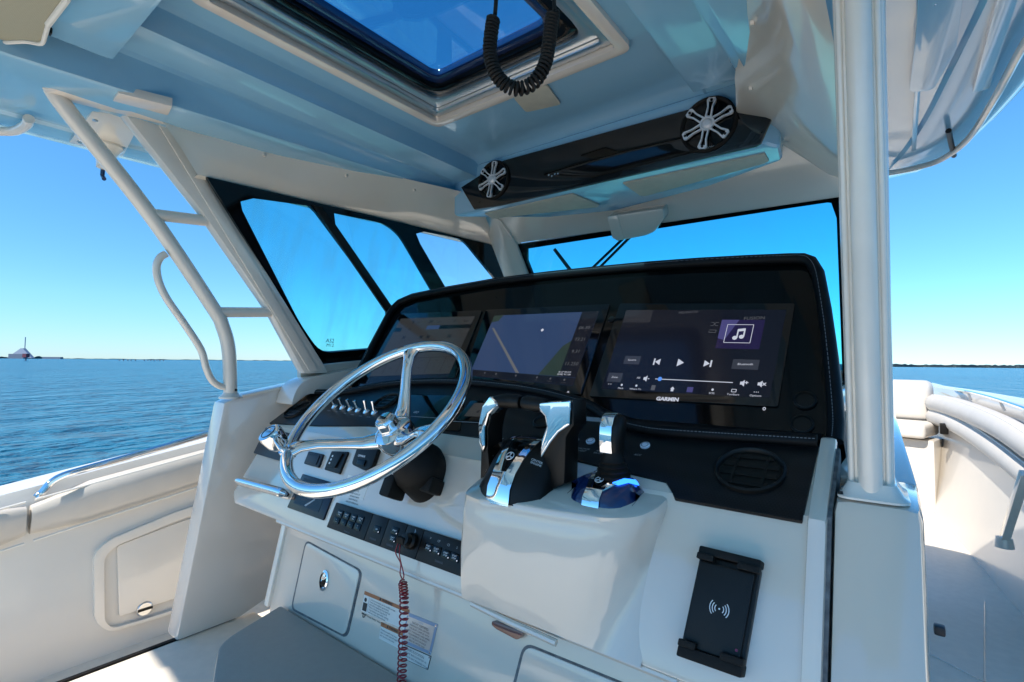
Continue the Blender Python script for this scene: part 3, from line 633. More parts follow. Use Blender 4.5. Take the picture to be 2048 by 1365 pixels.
tag(o, 'short grey wiper end beyond the left corner of the windscreen', 'wiper')

# ================================================================== ladder frame on the port side
ld = thing('ladder_frame', 'white tubular ladder frame carrying the hardtop on the port side', 'ladder')
MB().tube(smooth_path([(-1.6422,0.2535,1.6183), (-1.6471,0.2902,1.5692), (-1.6681,0.4746,1.3590), (-1.6922,0.6534,1.1178), (-1.6985,0.6902,1.0547), (-1.7064,0.7141,0.9758), (-1.7207,0.7293,0.8333)], 8), .0205, 18).build('outer_tube', 'paint', ld)
plate('inner_leg', 'LD', [(0.3812,0.7823), (0.5929,0.5620), (0.8307,0.2723), (0.9654,0.0641), (1.0716,0.0630), (1.0477,0.0971), (0.6089,0.6661), (0.5020,0.8114)], -.035, .022, 'paint', ld, .018)
plate('leg_flute', 'LD', [(0.4576,0.7883), (0.9837,0.0749), (1.0233,0.0747), (0.4931,0.7965)], .020, .026, 'paint', ld, .003)
for a, b in (((-1.6680,0.4674,1.3601), (-1.6665,0.6180,1.3750)), ((-1.6941,0.6548,1.0993), (-1.6925,0.8356,1.1148))):
    MB().tube([a, b], .0165, 16).build('rung', 'paint', ld)
MB().tube(smooth_path([(-1.6783,0.5204,1.2573), (-1.6797,0.5064,1.2433), (-1.6825,0.4997,1.2150), (-1.6867,0.5085,1.1732), (-1.6915,0.5329,1.1254), (-1.6984,0.5831,1.0556), (-1.7058,0.6320,0.9817), (-1.7112,0.6499,0.9276), (-1.7155,0.6717,0.8850), (-1.7175,0.7026,0.8651), (-1.7169,0.7249,0.8708)], 5), .0105, 14).build('grip_handle', 'paint', ld)
fl = Vector((-1.7210,0.7295,0.8301))
MB().lathe(frame(fl + Vector((0, 0, -.004)), (1, 0, 0), (0, 1, 0)), (0, 0), [(.034, 0), (.034, .006), (.026, .012), (.022, .02)], 24).build('foot_flange', 'paint', ld)
MB().lathe(frame(Vector((-1.7186,0.7354,0.8542)) + Vector((.02, 0, 0)), (0, 1, 0), (0, 0, 1)), (0, 0), [(.0005, .003), (.004, .003), (.004, -.002)], 12).build('set_screw', 'black', ld)
tf = [(q[0], -q[1]) for q in ((-1.6203,0.2325,1.5990), (-1.5929,0.2531,1.5990), (-1.5371,0.4791,1.5990), (-1.5935,0.4794,1.5990), (-1.6529,0.2711,1.5990), (-1.6517,0.2485,1.5990))]
plate('roof_flange', zf(1.603), tf, -.03, .004, 'paint', ld, .002)
o = plate('courtesy_lamp', zf(1.582), [(q[0], -q[1]) for q in ((-1.4506,0.3392,1.5790), (-1.4185,0.4411,1.5790), (-1.4807,0.4512,1.5790), (-1.5069,0.3424,1.5790))], -.02, .003, 'gel', None, .003)
tag(o, 'pale rectangular courtesy lamp on the roof beside the ladder top', 'lamp')
ap = thing('antenna_mount', 'cream plate with round swivel fitting under the port roof edge', 'mount')
plate('plate', zf(1.612), [(q[0], -q[1]) for q in ((-1.9864,0.3509,1.6100), (-1.6866,0.3409,1.6100), (-1.6152,0.4074,1.6100), (-1.7316,0.4503,1.6100), (-1.9803,0.4833,1.6100))], -.01, .006, 'cream', ap, .003)
ac = Vector((-1.9100,0.4255,1.6040))
MB().lathe(frame(ac, (1, 0, 0), (0, -1, 0)), (0, 0), [(.042, -.01), (.042, .006), (.035, .014), (.026, .03), (.024, .07), (.0005, .075)], 24).build('swivel', 'cream', ap)
for q in ((-1.9471,0.3690,1.6060), (-1.8889,0.4601,1.6060), (-1.9405,0.4630,1.6060), (-1.7332,0.3576,1.6060)): MB().lathe(frame(q, (1, 0, 0), (0, -1, 0)), (0, 0), [(.007, 0), (.006, .004), (.0005, .005)], 10).build('bolt', 'alu', ap)
MB().tube([ac + Vector((-.03, .0, -.05)), ac + Vector((-.035, 0, -.085)), ac + Vector((-.015, .0, -.1))], .006, 8).build('cable', 'navy', ap)
o = MB().tube(smooth_path([(-2.0933,0.1552,1.6000), (-2.0273,0.2081,1.6000), (-1.9876,0.2337,1.6000), (-1.9111,0.2457,1.6000), (-1.8563,0.2439,1.6000)], 5), .0125, 12).build('roof_grab_rail', 'paint')
tag(o, 'white grab rail under the far left roof edge', 'rail')
# canvas roll at the top left corner
cv = thing('canvas_bag', 'beige mesh canvas pouch with cream piping at the top left corner', 'pouch')
cpts = [(q[0], -q[1]) for q in ((-1.3146,0.0080,1.6000), (-1.0844,0.1821,1.6000), (-1.1804,0.1962,1.6000), (-1.3037,0.1910,1.6000), (-1.3435,0.1946,1.6000), (-1.3907,0.1946,1.6000), (-1.4001,0.1794,1.6000), (-1.6333,0.0162,1.6000))]
plate('mesh_panel', zf(1.60), cpts, -.05, .0, 'canvas', cv, .006)
MB().tube([Vector(q) for q in ((-1.0810,0.1815,1.5980), (-1.1768,0.1956,1.5980), (-1.2957,0.1897,1.5980))], .0055, 8).build('piping', 'piping', cv)
MB().tube(smooth_path([Vector(q) for q in ((-1.2996,0.1904,1.5980), (-1.3452,0.1934,1.5980), (-1.3864,0.1940,1.5980), (-1.4041,0.1726,1.5980), (-1.4503,0.1419,1.5980), (-1.5438,0.0796,1.5980))], 4), .004, 8).build('hem', 'piping', cv)
MB().box(Vector((-1.3342,0.1971,1.6100)) + Vector((-.01, .0, 0)), (.016, .012, .012)).build('buckle', 'black', cv, bevel=.002)

# ================================================================== port wing of the console
wg = thing('console_wing', 'tall white fibreglass wing panel on the port side of the console', 'wing panel')
wp_ = [(0.6201,0.0727), (0.7346,0.8087), (0.7691,0.8219), (0.9804,0.8596), (1.0810,0.8934), (1.1059,0.0335), (0.9459,0.1263), (0.8091,0.0808)]
wp_ = wp_[0] if isinstance(wp_[0], list) else wp_
wp_ = [(a, max(b, .0805) if i in (0, 5, 6, 7) else b) for i, (a, b) in enumerate(wp_)]
plate('wing_shell', 'WG', wp_, -.085, 0, 'gel', wg, .012)
plate('top_rail', 'WG', [(0.7689,0.8270), (0.9802,0.8670), (0.9844,0.8576), (0.7692,0.8185)], -.075, .003, 'paint', wg, .002)
# ================================================================== console shell
cs = thing('helm_console', 'white helm console moulding with black dash', 'console')
FX0, FX1 = -1.70, -.098
plate('fascia', 'F', [(-.098, -.262), (-.098, -.001), (-1.643, -.001), (-1.70, -.235), (-1.66, -.262)], -.05, 0, 'gelcon', cs, .009)
plate('dash_base', 'K', [(-1.645, .006), (-.10, .006), (-.10, .172), (-.36, .160), (-.47, .175), (-.57, .23), (-.70, .272), (-1.03, .30), (-1.24, .29), (-1.386, .262), (-1.538, .205), (-1.70, .19)], -.05, -.001, 'gelcon', cs, .003)
nose2 = [(-1.72, .196), (-1.64, .203), (-1.538, .210), (-1.46, .235), (-1.386, .266), (-1.31, .286), (-1.242, .298), (-1.14, .308), (-1.032, .311), (-.92, .306), (-.80, .294), (-.708, .277), (-.63, .256), (-.572, .235), (-.52, .205), (-.474, .181), (-.42, .168), (-.37, .164), (-.25, .169), (-.112, .176)]
plate('carbon_panel', 'K', [(-1.6877,0.0135), (-1.4190,0.0382), (-1.2096,0.0686), (-0.9845,0.0812), (-0.7925,0.0805), (-0.6365,0.0650), (-0.4580,0.0436), (-0.3244,0.0299), (-0.3102,0.0128), (-0.2975,-0.0061), (-0.1140,-0.0069), (-0.1094,0.1715)] + [(a, b - .004) for a, b in nose2[::-1][1:]], -.003, .003, 'carbon', cs, .002)
np3 = [W('K', p, .006) for p in nose2]
nz = MB().tube(smooth_path(np3, 4), .0125, 14).build('leather_nosing', 'leather', cs)
# stitches along the nosing
sp = smooth_path([W('K', (a, b - .006), .0165) for a, b in nose2], 6)
stm = MB()
for i in range(0, len(sp) - 1):
    d = (sp[i + 1] - sp[i]); k = max(1, round(d.length / .0062))
    for j in range(k): stm.tube([sp[i] + d * (j / k), sp[i] + d * ((j + .6) / k)], .0008, 4)
tag(stm.build('stitching', 'stitch', nz), kind='stuff')
# leather shelf between nosing and glass
rings = [np3, [W('S', (p[0], -.05 + max(0, (p[1] - .18)) * .45), .004) for p in nose2], [W('S', (p[0], -.09), -.03) for p in nose2]]
MB().loft(rings, loop=False, cap=False).build('leather_shelf', 'leather', cs)
# raised right hand rim with dark sealant line
def yz(f, v, d): p = W(f, (0, v), d); return (p.y, p.z)
rim = [yz('K', .195, -.02), yz('K', .195, .003), yz('K', .183, .010), yz('K', -.004, .008), yz('F', -.02, .006), yz('F', -.36, .004), yz('F', -.36, -.03)]
XF = lambda x: frame((x, 0, 0), (0, 1, 0), (0, 0, 1))
plate('side_rim', XF(-.096), rim, -.0125, .0115, 'gelcon', cs, .010)
plate('sealant_line', XF(-.0825), [yz('K', .17, -.02), yz('K', .17, .0), yz('F', .0, -.002), yz('F', -.36, -.002), yz('F', -.36, -.03)], -.003, .003, 'seal', cs)
# starboard shoulder
C3 = (-0.0333,3.1636,0.7640)
plate('shoulder', XF(-.0295), [(.847, .764), (.44, -.095), (1.05, -.095), (1.05, .764)], -.0505, .0505, 'gelgrey', cs, .02)
MB().prism(frame((0, 0, 0), (1, 0, 0), (0, 1, 0)), [(-.084, 1.03), (.0195, 1.03), (C3[0], C3[1]), (-.35, 2.9), (-.35, 1.3)], -.095, .7635).build('shoulder_top', 'gelgrey', cs, bevel=.01)
o = plate('latch_tab', XF(.021), [(.85, .0), (.885, .0), (.885, .03), (.85, .03)], 0, .004, 'black', cs)
o = MB().box(Vector((0.0567,1.4500,0.3807)), (.02, .024, .02)).build('latch', 'slate', bevel=.005)
tag(o, 'small dark latch sticking out of the console side', 'latch')
# throttle pod: a bulge with a flat shelf
top_ = [(-.69, .010), (-.684, -.06)] + [(-0.6718,-0.1145), (-0.6432,-0.1275), (-0.6114,-0.1297), (-0.5657,-0.1218), (-0.4733,-0.1153), (-0.3856,-0.1022), (-0.3355,-0.0799), (-0.3149,-0.0443), (-0.3091,-0.0060), (-0.3099,0.0203)]
top_ = [(p[0], p[1]) for p in smooth_path([Vector((*p, 0)) for p in top_], 5)]
nt_ = len(top_)
def bott(i):
    t_ = i / (nt_ - 1)
    if t_ < .2: k = t_ / .2; return (-.672 + .014 * k, -.262, .001 + .022 * k)
    k = (t_ - .2) / .8; return (-.658 + .345 * k, -.264, .023 * (1 - k) ** .8 + .001)
cenS = Vector((-.52, .0)); r0_ = [W('SH', Vector(p).lerp(cenS, .05), .0005) for p in top_]
r1_ = [W('SH', Vector(p).lerp(cenS, .015), -.002) for p in top_]; r2_ = [W('SH', p, -.012) for p in top_]
b_ = [W('F', bott(i)[:2], bott(i)[2]) for i in range(nt_)]; nF = FR['F'][3]
def mixr(t, bulge): return [a.lerp(b, t) + nF * bulge * min(1, max(0, min(i, nt_ - 1 - i) / 14)) for i, (a, b) in enumerate(zip(r2_, b_))]
rings = [r0_, r1_, r2_, mixr(.08, .004), mixr(.25, .007), mixr(.5, .010), mixr(.8, .006), b_, [p - nF * .03 for p in b_]]
mb = MB().loft(rings, loop=False, cap=False)
mb.add(r0_ + [W('SH', (-.312, .03), .0005), W('SH', (-.70, .03), .0005)], [tuple(range(len(r0_) + 2))])
podc = mb.build('control_pod', 'gelcon', cs, angle=50)
MB().tube([W('F', (-.64, -.268), .012), W('F', (-.55, -.272), .016), W('F', (-.455, -.276), .006)], .006, 8).build('pod_lip', 'gelcon', cs)
# lower panel with doors
plate('lower_panel', 'L', [(-.10, -.40), (-.10, .03), (-1.385, .03), (-1.385, -.21), (-1.33, -.40)], -.04, 0, 'gelgrey', cs, .006)
MB().tube([W('F', (-1.40, -.262), -.008), W('F', (-.26, -.264), -.008)], .006, 8).build('lip_bead', 'gelcon', cs)
plate('corner_post', 'L', [(-1.402, -.22), (-1.402, .02), (-1.380, .02), (-1.380, -.22)], -.10, .008, 'cream', cs, .005)
d1 = rnd([(-1.2709,-0.0266), (-1.0261,-0.0408), (-1.0365,-0.1852), (-1.2713,-0.1914)], .018)
ring_plate('door_gasket', 'L', rnd([(-1.2774,-0.0229), (-1.0192,-0.0380), (-1.0291,-0.1893), (-1.2788,-0.1972)], .02), d1, -.004, .0012, 'seal', cs)
dd = plate('locker_door', 'L', d1, -.004, .003, 'gelcon', cs, .002)
lc = (-1.1565,-0.0943)
lt = MB().lathe('L', lc, [(.021, .003), (.021, .006), (.0165, .008), (.0155, .004), (.0005, .004)], 28, sx=.85, sy=1.15).build('latch', 'chrome', dd)
MB().lathe('L', (lc[0], lc[1] - .007), [(.0085, .004), (.0085, .007), (.0005, .0075)], 16).build('keyhole', 'gloss', dd)
MB().lathe('L', (lc[0], lc[1] + .008), [(.007, .004), (.007, .008), (.0005, .009)], 16).build('finger_pull', 'chrome', dd)
d2 = rnd([(-0.5380,-0.0438), (-0.2199,-0.0373), (-0.2292,-0.1145), (-0.5550,-0.1540)], .02)
ring_plate('door_gasket', 'L', rnd([(-0.5430,-0.0405), (-0.2160,-0.0345), (-0.2249,-0.1186), (-0.5629,-0.1602)], .022), d2, -.004, .0012, 'seal', cs)
plate('locker_door', 'L', d2, -.004, .003, 'gelcon', cs, .002)
ind = plate('indicator_lamp', 'L', rnd([(-0.6112,-0.0243), (-0.5373,-0.0206), (-0.5461,-0.0349), (-0.5524,-0.0377), (-0.5996,-0.0347), (-0.6111,-0.0313)], .004), .0, .012, 'redlens', None, .003)
tag(ind, 'small dark red indicator lamp under the control pod', 'lamp')
# foot ledge
lp = [(-1.2412,0.5217,0.3000), (-1.2659,0.5560,0.3000), (-1.3085,0.6967,0.3000)]
lpp = [(p[0], p[1]) for p in lp] + [(-.08, .704), (-.08, .40), (-.95, .40), (-1.05, .44)]
lpp = [(-1.235, .515), (-1.262, .548), (-1.318, .703), (-.08, .703), (-.08, .38), (-.90, .38), (-1.02, .41), (-1.10, .45)]
plate('foot_ledge', frame((0, 0, .30), (1, 0, 0), (0, 1, 0)), rnd(lpp, [.02, .02, 0, 0, 0, .02, .02, .02]), -.03, 0, 'ledge', cs, .008)
plate('ledge_body', frame((0, 0, .27), (1, 0, 0), (0, 1, 0)), [(-1.19, .54), (-1.26, .70), (-.09, .70), (-.09, .46), (-.95, .46)], -.189, 0, 'gel', cs, .01)
MB().box((-.74, 1.52, .34), (1.26, 1.14, .50)).build('console_core', 'gel', cs)
plate('dash_deck', frame((0, 0, .90), (1, 0, 0), (0, 1, 0)), [(-1.73, 1.16), (-.10, 1.16), (-.05, 2.16), (-1.6, 2.16)], -.05, 0, 'gel', cs, .01)
plate('side_hump', XF(-1.665), rnd([(-1.6650,0.8985,0.7647), (-1.6650,0.9095,0.8156), (-1.6650,0.9283,0.8581), (-1.6650,0.9574,0.8837), (-1.6650,1.0311,0.9004), (-1.6650,1.1922,0.9277), (-1.6650,1.1951,0.8202), (-1.6650,1.1173,0.8048), (-1.6650,0.9370,0.8141)] and [(q[1], q[2]) for q in ((-1.6650,0.9049,0.7900), (-1.6650,0.9144,0.8326), (-1.6650,0.9353,0.8701), (-1.6650,0.9819,0.8921), (-1.6650,1.1922,0.9277), (-1.6650,1.1948,0.8300), (-1.6650,0.9645,0.8339))], .02), -.11, 0, 'gel', cs, .012)
hb = MB().box((-1.50, .93, .105), (.12, .30, .05)).build('hinge_block', 'gel', cs, bevel=.01)
MB().box((-1.43, .98, .14), (.05, .10, .02)).build('hinge', 'black', cs, bevel=.004)

# ================================================================== hood with one sheet of black glass
hd_px = [(-1.6082,-0.0125), (-1.6100,0.0785), (-1.6285,0.1867), (-1.6537,0.3594), (-1.6296,0.4125), (-1.5573,0.4415), (-1.3680,0.4588), (-1.1257,0.4726), (-0.9117,0.4722), (-0.7255,0.4673), (-0.5632,0.4609), (-0.4205,0.4514), (-0.2945,0.4393), (-0.2042,0.4289), (-0.1703,0.4230), (-0.1471,0.4057), (-0.1292,0.3612), (-0.1115,0.2524), (-0.0991,0.1581), (-0.0873,0.0501), (-0.0804,-0.0252), (-0.0807,-0.0639)]
hin = []
cen = Vector((-.86, .2))
for i, p in enumerate(hd_px):
    a = Vector(hd_px[max(0, i - 1)]); b = Vector(hd_px[min(len(hd_px) - 1, i + 1)]); t_ = (b - a).normalized(); n_ = Vector((t_.y, -t_.x)); hin.append(Vector(p) + n_ * .013)
hood = MB().tube([W('S', p, .006) for p in hin], .0135, 14).build('hood_rim', 'leather', cs)
rings = [[W('S', p, .004) for p in hd_px], [W('S', Vector(p), -.05) for p in hd_px], [W('S', Vector(p).lerp(cen, .04), -.16) for p in hd_px]]
hs = MB().loft(rings, loop=False, cap=False); hs.add(rings[2], [tuple(range(len(hd_px)))])
hs.build('hood_shell', 'leather', cs, angle=50)
sp = smooth_path([W('S', p, .0195) for p in [q + (cen - q).normalized() * .004 for q in hin]], 10)
stm = MB()
for i in range(0, len(sp) - 1, 1):
    d = (sp[i + 1] - sp[i]); k = max(1, int(d.length / .007))
    for j in range(k): stm.tube([sp[i] + d * (j / k), sp[i] + d * ((j + .6) / k)], .0006, 4)
tag(stm.build('stitching', 'stitch', hood), kind='stuff')
plate('dash_glass', 'S', [tuple(p) for p in hin] + [(-.10, -.09), (-1.56, -.09)], -.02, -.004, 'gloss', cs)
for q in ((-0.1463,0.0241), (-0.1477,-0.0295)):
    s_ = MB().lathe('S', q, [(.020, -.004), (.020, .001), (.017, .002), (.015, -.001), (.0005, -.001)], 28).build('power_socket', 'black')
    tag(s_, 'round black socket on the right of the glass, ' + ('the upper one' if q[1] > 0 else 'the lower one'), 'socket', 'round sockets beside the displays')
cmx = MB().lathe('S', (-0.6268,0.2589), [(.010, -.004), (.010, -.001), (.006, .0), (.0005, .0)], 20).build('light_sensor', 'black')
tag(cmx, 'tiny round sensor between the middle and right displays', 'sensor')

# ================================================================== displays
class Disp:
    def __init__(s, name, label, outer, act):
        s.t = thing(name, label, 'display', group='dash displays'); s.a = act
        plate('bezel', 'S', rnd(outer, .006), -.004, .0, 'glassblack', s.t, .001)
    def p(s, a, b):
        A, B, C_, D = [Vector(q) for q in s.a]                       # TL TR BR BL ; a right, b down
        return tuple((A.lerp(B, a)).lerp(D.lerp(C_, a), b))
    def quad(s, name, a0, b0, a1, b1, m, parent=None, d=.0008):
        return s.poly(name, [(a0, b0), (a1, b0), (a1, b1), (a0, b1)], m, parent, d)
    def poly(s, name, pts, m, parent=None, d=.0008):
        q = [s.p(*x) for x in pts]; n = len(q)
        ar = sum(q[i][0] * q[(i + 1) % n][1] - q[(i + 1) % n][0] * q[i][1] for i in range(n))
        if ar < 0: q = q[::-1]
        return MB().prism('S', q, d - .0004, d).build(name, m, parent or s.t, smooth=False)
    def txt(s, st, a, b, size, m='px_white', parent=None, d=.0012, align='CENTER', bold=0.0):
        return text('lettering', st, 'S', s.p(a, b), size, m, parent or s.t, d, align, bold=bold)
    def line(s, pts, w, m, parent=None, d=.0011, name='icon'):
        mb = MB()
        P = [Vector(s.p(*x)) for x in pts]
        for a, b in zip(P, P[1:]):
            t_ = (b - a).normalized(); n_ = Vector((-t_.y, t_.x)) * w / 2
            mb.prism('S', [tuple(a - n_), tuple(b - n_), tuple(b + n_), tuple(a + n_)], d - .0003, d)
        return mb.build(name, m, parent or s.t, smooth=False)
# --- right: media player
D3 = Disp('display', 'right hand display showing a media player with play controls', [(-0.6158,0.3151), (-0.1822,0.2770), (-0.1913,0.0049), (-0.6120,0.0054)], [(-0.5886,0.2870), (-0.1975,0.2589), (-0.2083,0.0238), (-0.5848,0.0290)])
sc = D3.quad('screen', 0, 0, 1, 1, 'px_bg', d=.0004)
D3.txt('MS-RA770', .44, .035, .011, 'px_grey'); D3.txt('FUSION', .84, .11, .013, 'px_grey')
D3.quad('button', 0, 0, .20, .17, 'px_dim', sc, .0008)
ar = D3.quad('album_art', .66, .13, .90, .48, 'px_art', sc, .0008)
D3.poly('art_glow', [(.66, .13), (.76, .13), (.70, .38), (.66, .36)], 'px_art2', sc, .0010)
D3.line([(.70, .19), (.845, .19), (.845, .41), (.70, .41), (.70, .19)], .0012, 'px_white', sc)
D3.poly('note', [(.765, .245), (.805, .235), (.805, .265), (.765, .275)], 'px_white', sc, .0012)
D3.line([(.767, .25), (.767, .35)], .003, 'px_white', sc); D3.line([(.803, .24), (.803, .335)], .003, 'px_white', sc)
for a, b in ((.756, .352), (.792, .338)): D3.poly('note', [(a + .014 * math.cos(k * .785), b + .024 * math.sin(k * .785)) for k in range(8)], 'px_white', sc, .0012)
D3.line([(.60, .205), (.615, .205), (.63, .165), (.645, .165)], .0012, 'px_grey', sc); D3.line([(.60, .165), (.615, .165), (.63, .205), (.645, .205)], .0012, 'px_grey', sc)
D3.line([(.60, .26), (.64, .26), (.64, .29), (.60, .29), (.60, .275)], .0012, 'px_grey', sc)
for (a0, b0, a1, b1, s_) in ((.10, .60, .21, .70, 'Source'), (.775, .60, .915, .71, 'Bluetooth'), (.02, .81, .12, .915, 'Zone')):
    q = D3.quad('button', a0, b0, a1, b1, 'px_button', sc); D3.txt(s_, (a0 + a1) / 2, (b0 + b1) / 2, .0078, 'px_white', q)
def tri(a, b, s_, dr): return [(a - .016 * s_ * dr, b - .038 * s_), (a + .018 * s_ * dr, b), (a - .016 * s_ * dr, b + .038 * s_)]
D3.poly('icon', tri(.475, .66, 1.15, 1), 'px_white', sc); D3.poly('icon', tri(.33, .66, .95, -1), 'px_white', sc); D3.quad('icon', .303, .622, .312, .698, 'px_white', sc)
D3.poly('icon', tri(.632, .66, .95, 1), 'px_white', sc); D3.quad('icon', .652, .622, .661, .698, 'px_white', sc)
D3.quad('slider', .345, .855, .80, .862, 'px_white', sc); D3.poly('slider_knob', [(.375 + .013 * math.cos(k * .628), .858 + .024 * math.sin(k * .628)) for k in range(10)], 'px_blue', sc, .0013)
for a, g in ((.285, '-'), (.855, '+'), (.945, 'x')):
    D3.poly('icon', [(a - .016, .845), (a - .006, .845), (a + .006, .825), (a + .006, .895), (a - .006, .875), (a - .016, .875)], 'px_white', sc); D3.txt(g, a + .017, .857, .014, 'px_white', sc, bold=.0004)
D3.txt('All', .235, .857, .008, 'px_white', sc)
for a, s_ in ((.135, 'Mark'), (.235, 'Where To'), (.70, 'SOS'), (.815, 'Toolbars'), (.93, 'Options')): D3.txt(s_, a, .985, .0068, 'px_white', sc)
for a in (.135, .235, .70): D3.poly('icon', [(a + .007 * math.cos(k * 1.047), .945 + .013 * math.sin(k * 1.047)) for k in range(6)], 'px_white', sc)
D3.line([(.803, .93), (.827, .93), (.827, .958), (.803, .958), (.803, .93)], .0012, 'px_white', sc)
for a in (.92, .93, .94): D3.quad('icon', a - .002, .942, a + .002, .950, 'px_white', sc)
D3.poly('icon', [(.455, .96), (.468, .935), (.481, .96), (.476, .96), (.476, .985), (.460, .985), (.460, .96)], 'px_white', sc)
D3.quad('thumbnail', .555, .93, .59, .985, 'px_art2', sc); D3.quad('thumbnail', .335, .93, .36, .985, 'px_grey', sc)
D3.txt('< >', .05, .945, .007, 'px_white', sc)
D3.txt('GARMIN', .455, 1.075, .0135, 'px_white', None, bold=.0006)  # printed bezel logo, emission added so the letters stay white
D3.line([(.985 + .006 * math.cos(k * .7), 1.11 + .014 * math.sin(k * .7)) for k in range(10)], .0014, 'px_white')
# --- middle: chart
D2 = Disp('display', 'middle display showing a blue sea chart with a track line', [(-1.1175,0.3293), (-0.6467,0.3159), (-0.6358,0.0085), (-1.0622,0.0286)], [(-1.0642,0.2987), (-0.6733,0.2897), (-0.6697,0.0343), (-1.0438,0.0553)])
sc = D2.quad('screen', 0, 0, 1, 1, 'px_sea', d=.0004)
D2.quad('data_column', .86, 0, 1, .90, 'px_bg', sc, .0007)
D2.poly('land', [(.80, .50), (.86, .42), (.86, .90), (.68, .90), (.74, .70)], 'px_land', sc)
D2.poly('track', [(.03, .22), (.055, .22), (.50, .90), (.465, .90)], 'px_track', sc)
D2.poly('land', [(0, 0), (.10, 0), (.07, .10), (0, .12)], 'px_land', sc)
for i, s_ in enumerate(('06.30', '73.21', '9.31', '11.250')): D2.txt(s_, .93, .24 + .165 * i, .016, 'px_grey', sc)
D2.txt('N 27\u00b039.210\nW082\u00b041.106', .90, .86, .0075, 'px_white', sc)
D2.poly('waypoint', [(.56, .24), (.575, .265), (.56, .29), (.545, .265)], 'px_white', sc)
tb = D2.quad('toolbar', 0, .905, 1, 1, 'px_bg', sc, .0010)
for a, s_ in ((.16, 'Mark'), (.28, 'Where To'), (.68, 'SOS'), (.80, 'Toolbars'), (.92, 'Options')): D2.txt(s_, a, .975, .0045, 'px_grey', sc, .0014)
for a in (.16, .28, .48, .68, .80, .92): D2.poly('icon', [(a + .008 * math.cos(k * 1.047), .94 + .014 * math.sin(k * 1.047)) for k in range(6)], 'px_grey', sc, .0014)
D2.line([(.985 + .006 * math.cos(k * .7), 1.085 + .014 * math.sin(k * .7)) for k in range(10)], .0014, 'px_white')
# --- left: engine page
D1 = Disp('display', 'left display with a pale engine data page behind the steering wheel', [(-1.6182,0.3461), (-1.1351,0.3284), (-1.0898,0.0034), (-1.5629,-0.0322)], [(-1.5524,0.3155), (-1.1534,0.3024), (-1.1274,0.0223), (-1.5196,-0.0063)])
sc = D1.quad('screen', 0, 0, 1, 1, 'px_bg', d=.0004)
pg = D1.quad('page', 0, 0, 1, .86, 'px_page', sc)
for a, s_ in ((.22, '9'), (.47, '34'), (.78, '0')): D1.txt(s_, a, .07, .020, 'px_ink', sc, .0014, bold=.0006)
for a, s_ in ((.30, 'rpm'), (.58, 'gal/h'), (.92, 'mi/gal')): D1.txt(s_, a, .075, .011, 'px_ink', sc, .0014)
D1.quad('bar', .45, .13, .62, .19, 'px_sea', sc, .0012); D1.quad('bar', .62, .13, 1, .19, 'px_ink', sc, .0012); D1.quad('bar', 0, .15, .10, .21, 'px_ink', sc, .0012)
D1.txt('0 ft', .22, .18, .013, 'px_ink', sc, .0014)
for a in (.20, .44, .53, .80): D1.txt('N', a, .31, .020, 'px_ink', sc, .0014, bold=.0008)
for a in (.16, .34, .52, .70, .88):
    D1.line([(a, .62), (a, .84)], .0008, 'px_ink', sc, .0014)
    for b in (.66, .76): D1.txt('- o', a + .08, b, .010, 'px_ink', sc, .0014)
D1.line([(.05, .62), (1, .62)], .0008, 'px_ink', sc, .0014)
for b in (.45, .50, .55): D1.txt('65', .86, b, .009, 'px_ink', sc, .0014)

# ================================================================== small things on the carbon dash
def vent(f, c, r_, label, sy=1.0):
    t = thing('air_vent', label, 'air vent', group='round dash vents')
    MB().lathe(f, c, [(r_, .003), (r_ * .99, .009), (r_ * .93, .011), (r_ * .88, .008), (r_ * .86, .0035), (.0005, .0035)], 40, sy=sy).build('bezel', 'black', t)
    for k in range(4):
        h = (-.6 + .4 * k) * r_ * sy; w_ = math.sqrt(max(.05, .80 - (h / (r_ * sy)) ** 2)) * r_ * .9
        MB().prism(f, [(c[0] - w_, c[1] + h - .09 * r_), (c[0] + w_, c[1] + h - .09 * r_), (c[0] + w_, c[1] + h + .11 * r_), (c[0] - w_, c[1] + h + .11 * r_)], .0036, .0058).build('louvre', 'black', t, bevel=.001)
    for s_ in (-.42, .42): MB().prism(f, [(c[0] + s_ * r_ - .002, c[1] - .7 * r_ * sy), (c[0] + s_ * r_ + .002, c[1] - .7 * r_ * sy), (c[0] + s_ * r_ + .002, c[1] + .7 * r_ * sy), (c[0] + s_ * r_ - .002, c[1] + .7 * r_ * sy)], .005, .0066).build('rib', 'black', t)
vent('K', (-0.2000,0.0850), .055, 'large round black air vent at the right end of the dash')
vent('K', (-1.6356,0.0977), .050, 'round black air vent at the far left of the dash')
vent('K', (-1.2552,0.1863), .042, 'round black air vent partly hidden by the wheel spoke')
tg = [((671, 816.5), (667, 806))]
bases = [(-1.4620,0.1326), (-1.4164,0.1320), (-1.3692,0.1290), (-1.3275,0.1270), (-1.2840,0.1255), (-1.2442,0.1250)]
tgl = ['leftmost', 'second', 'third', 'fourth', 'fifth', 'rightmost']
lts = ['ANCHOR', 'BAIT', 'SPREADER', 'COCKPIT', 'UNDERWATER', 'HORN']
for i, q in enumerate(bases):
    t = thing('toggle_switch', tgl[i] + ' of the six chrome toggle switches behind the wheel', 'switch', group='row of toggle switches')
    MB().lathe('K', q, [(.0115, .003), (.0115, .007), (.008, .010), (.006, .013), (.0005, .014)], 16).build('collar', 'chrome', t)
    b0 = W('K', q, .009); b1 = W('K', (q[0] - .004, q[1] + (.004 if i < 4 else .012)), .038)
    MB().tube([b0, b0.lerp(b1, .6), b1, b1 + (b1 - b0) * .05], [.003, .0038, .006, .003], 12).build('lever', 'chrome', t)
    text('lettering', lts[i][:4], 'K', (q[0] - .004, q[1] - .022), .006, 'grey_print', t, .0045)
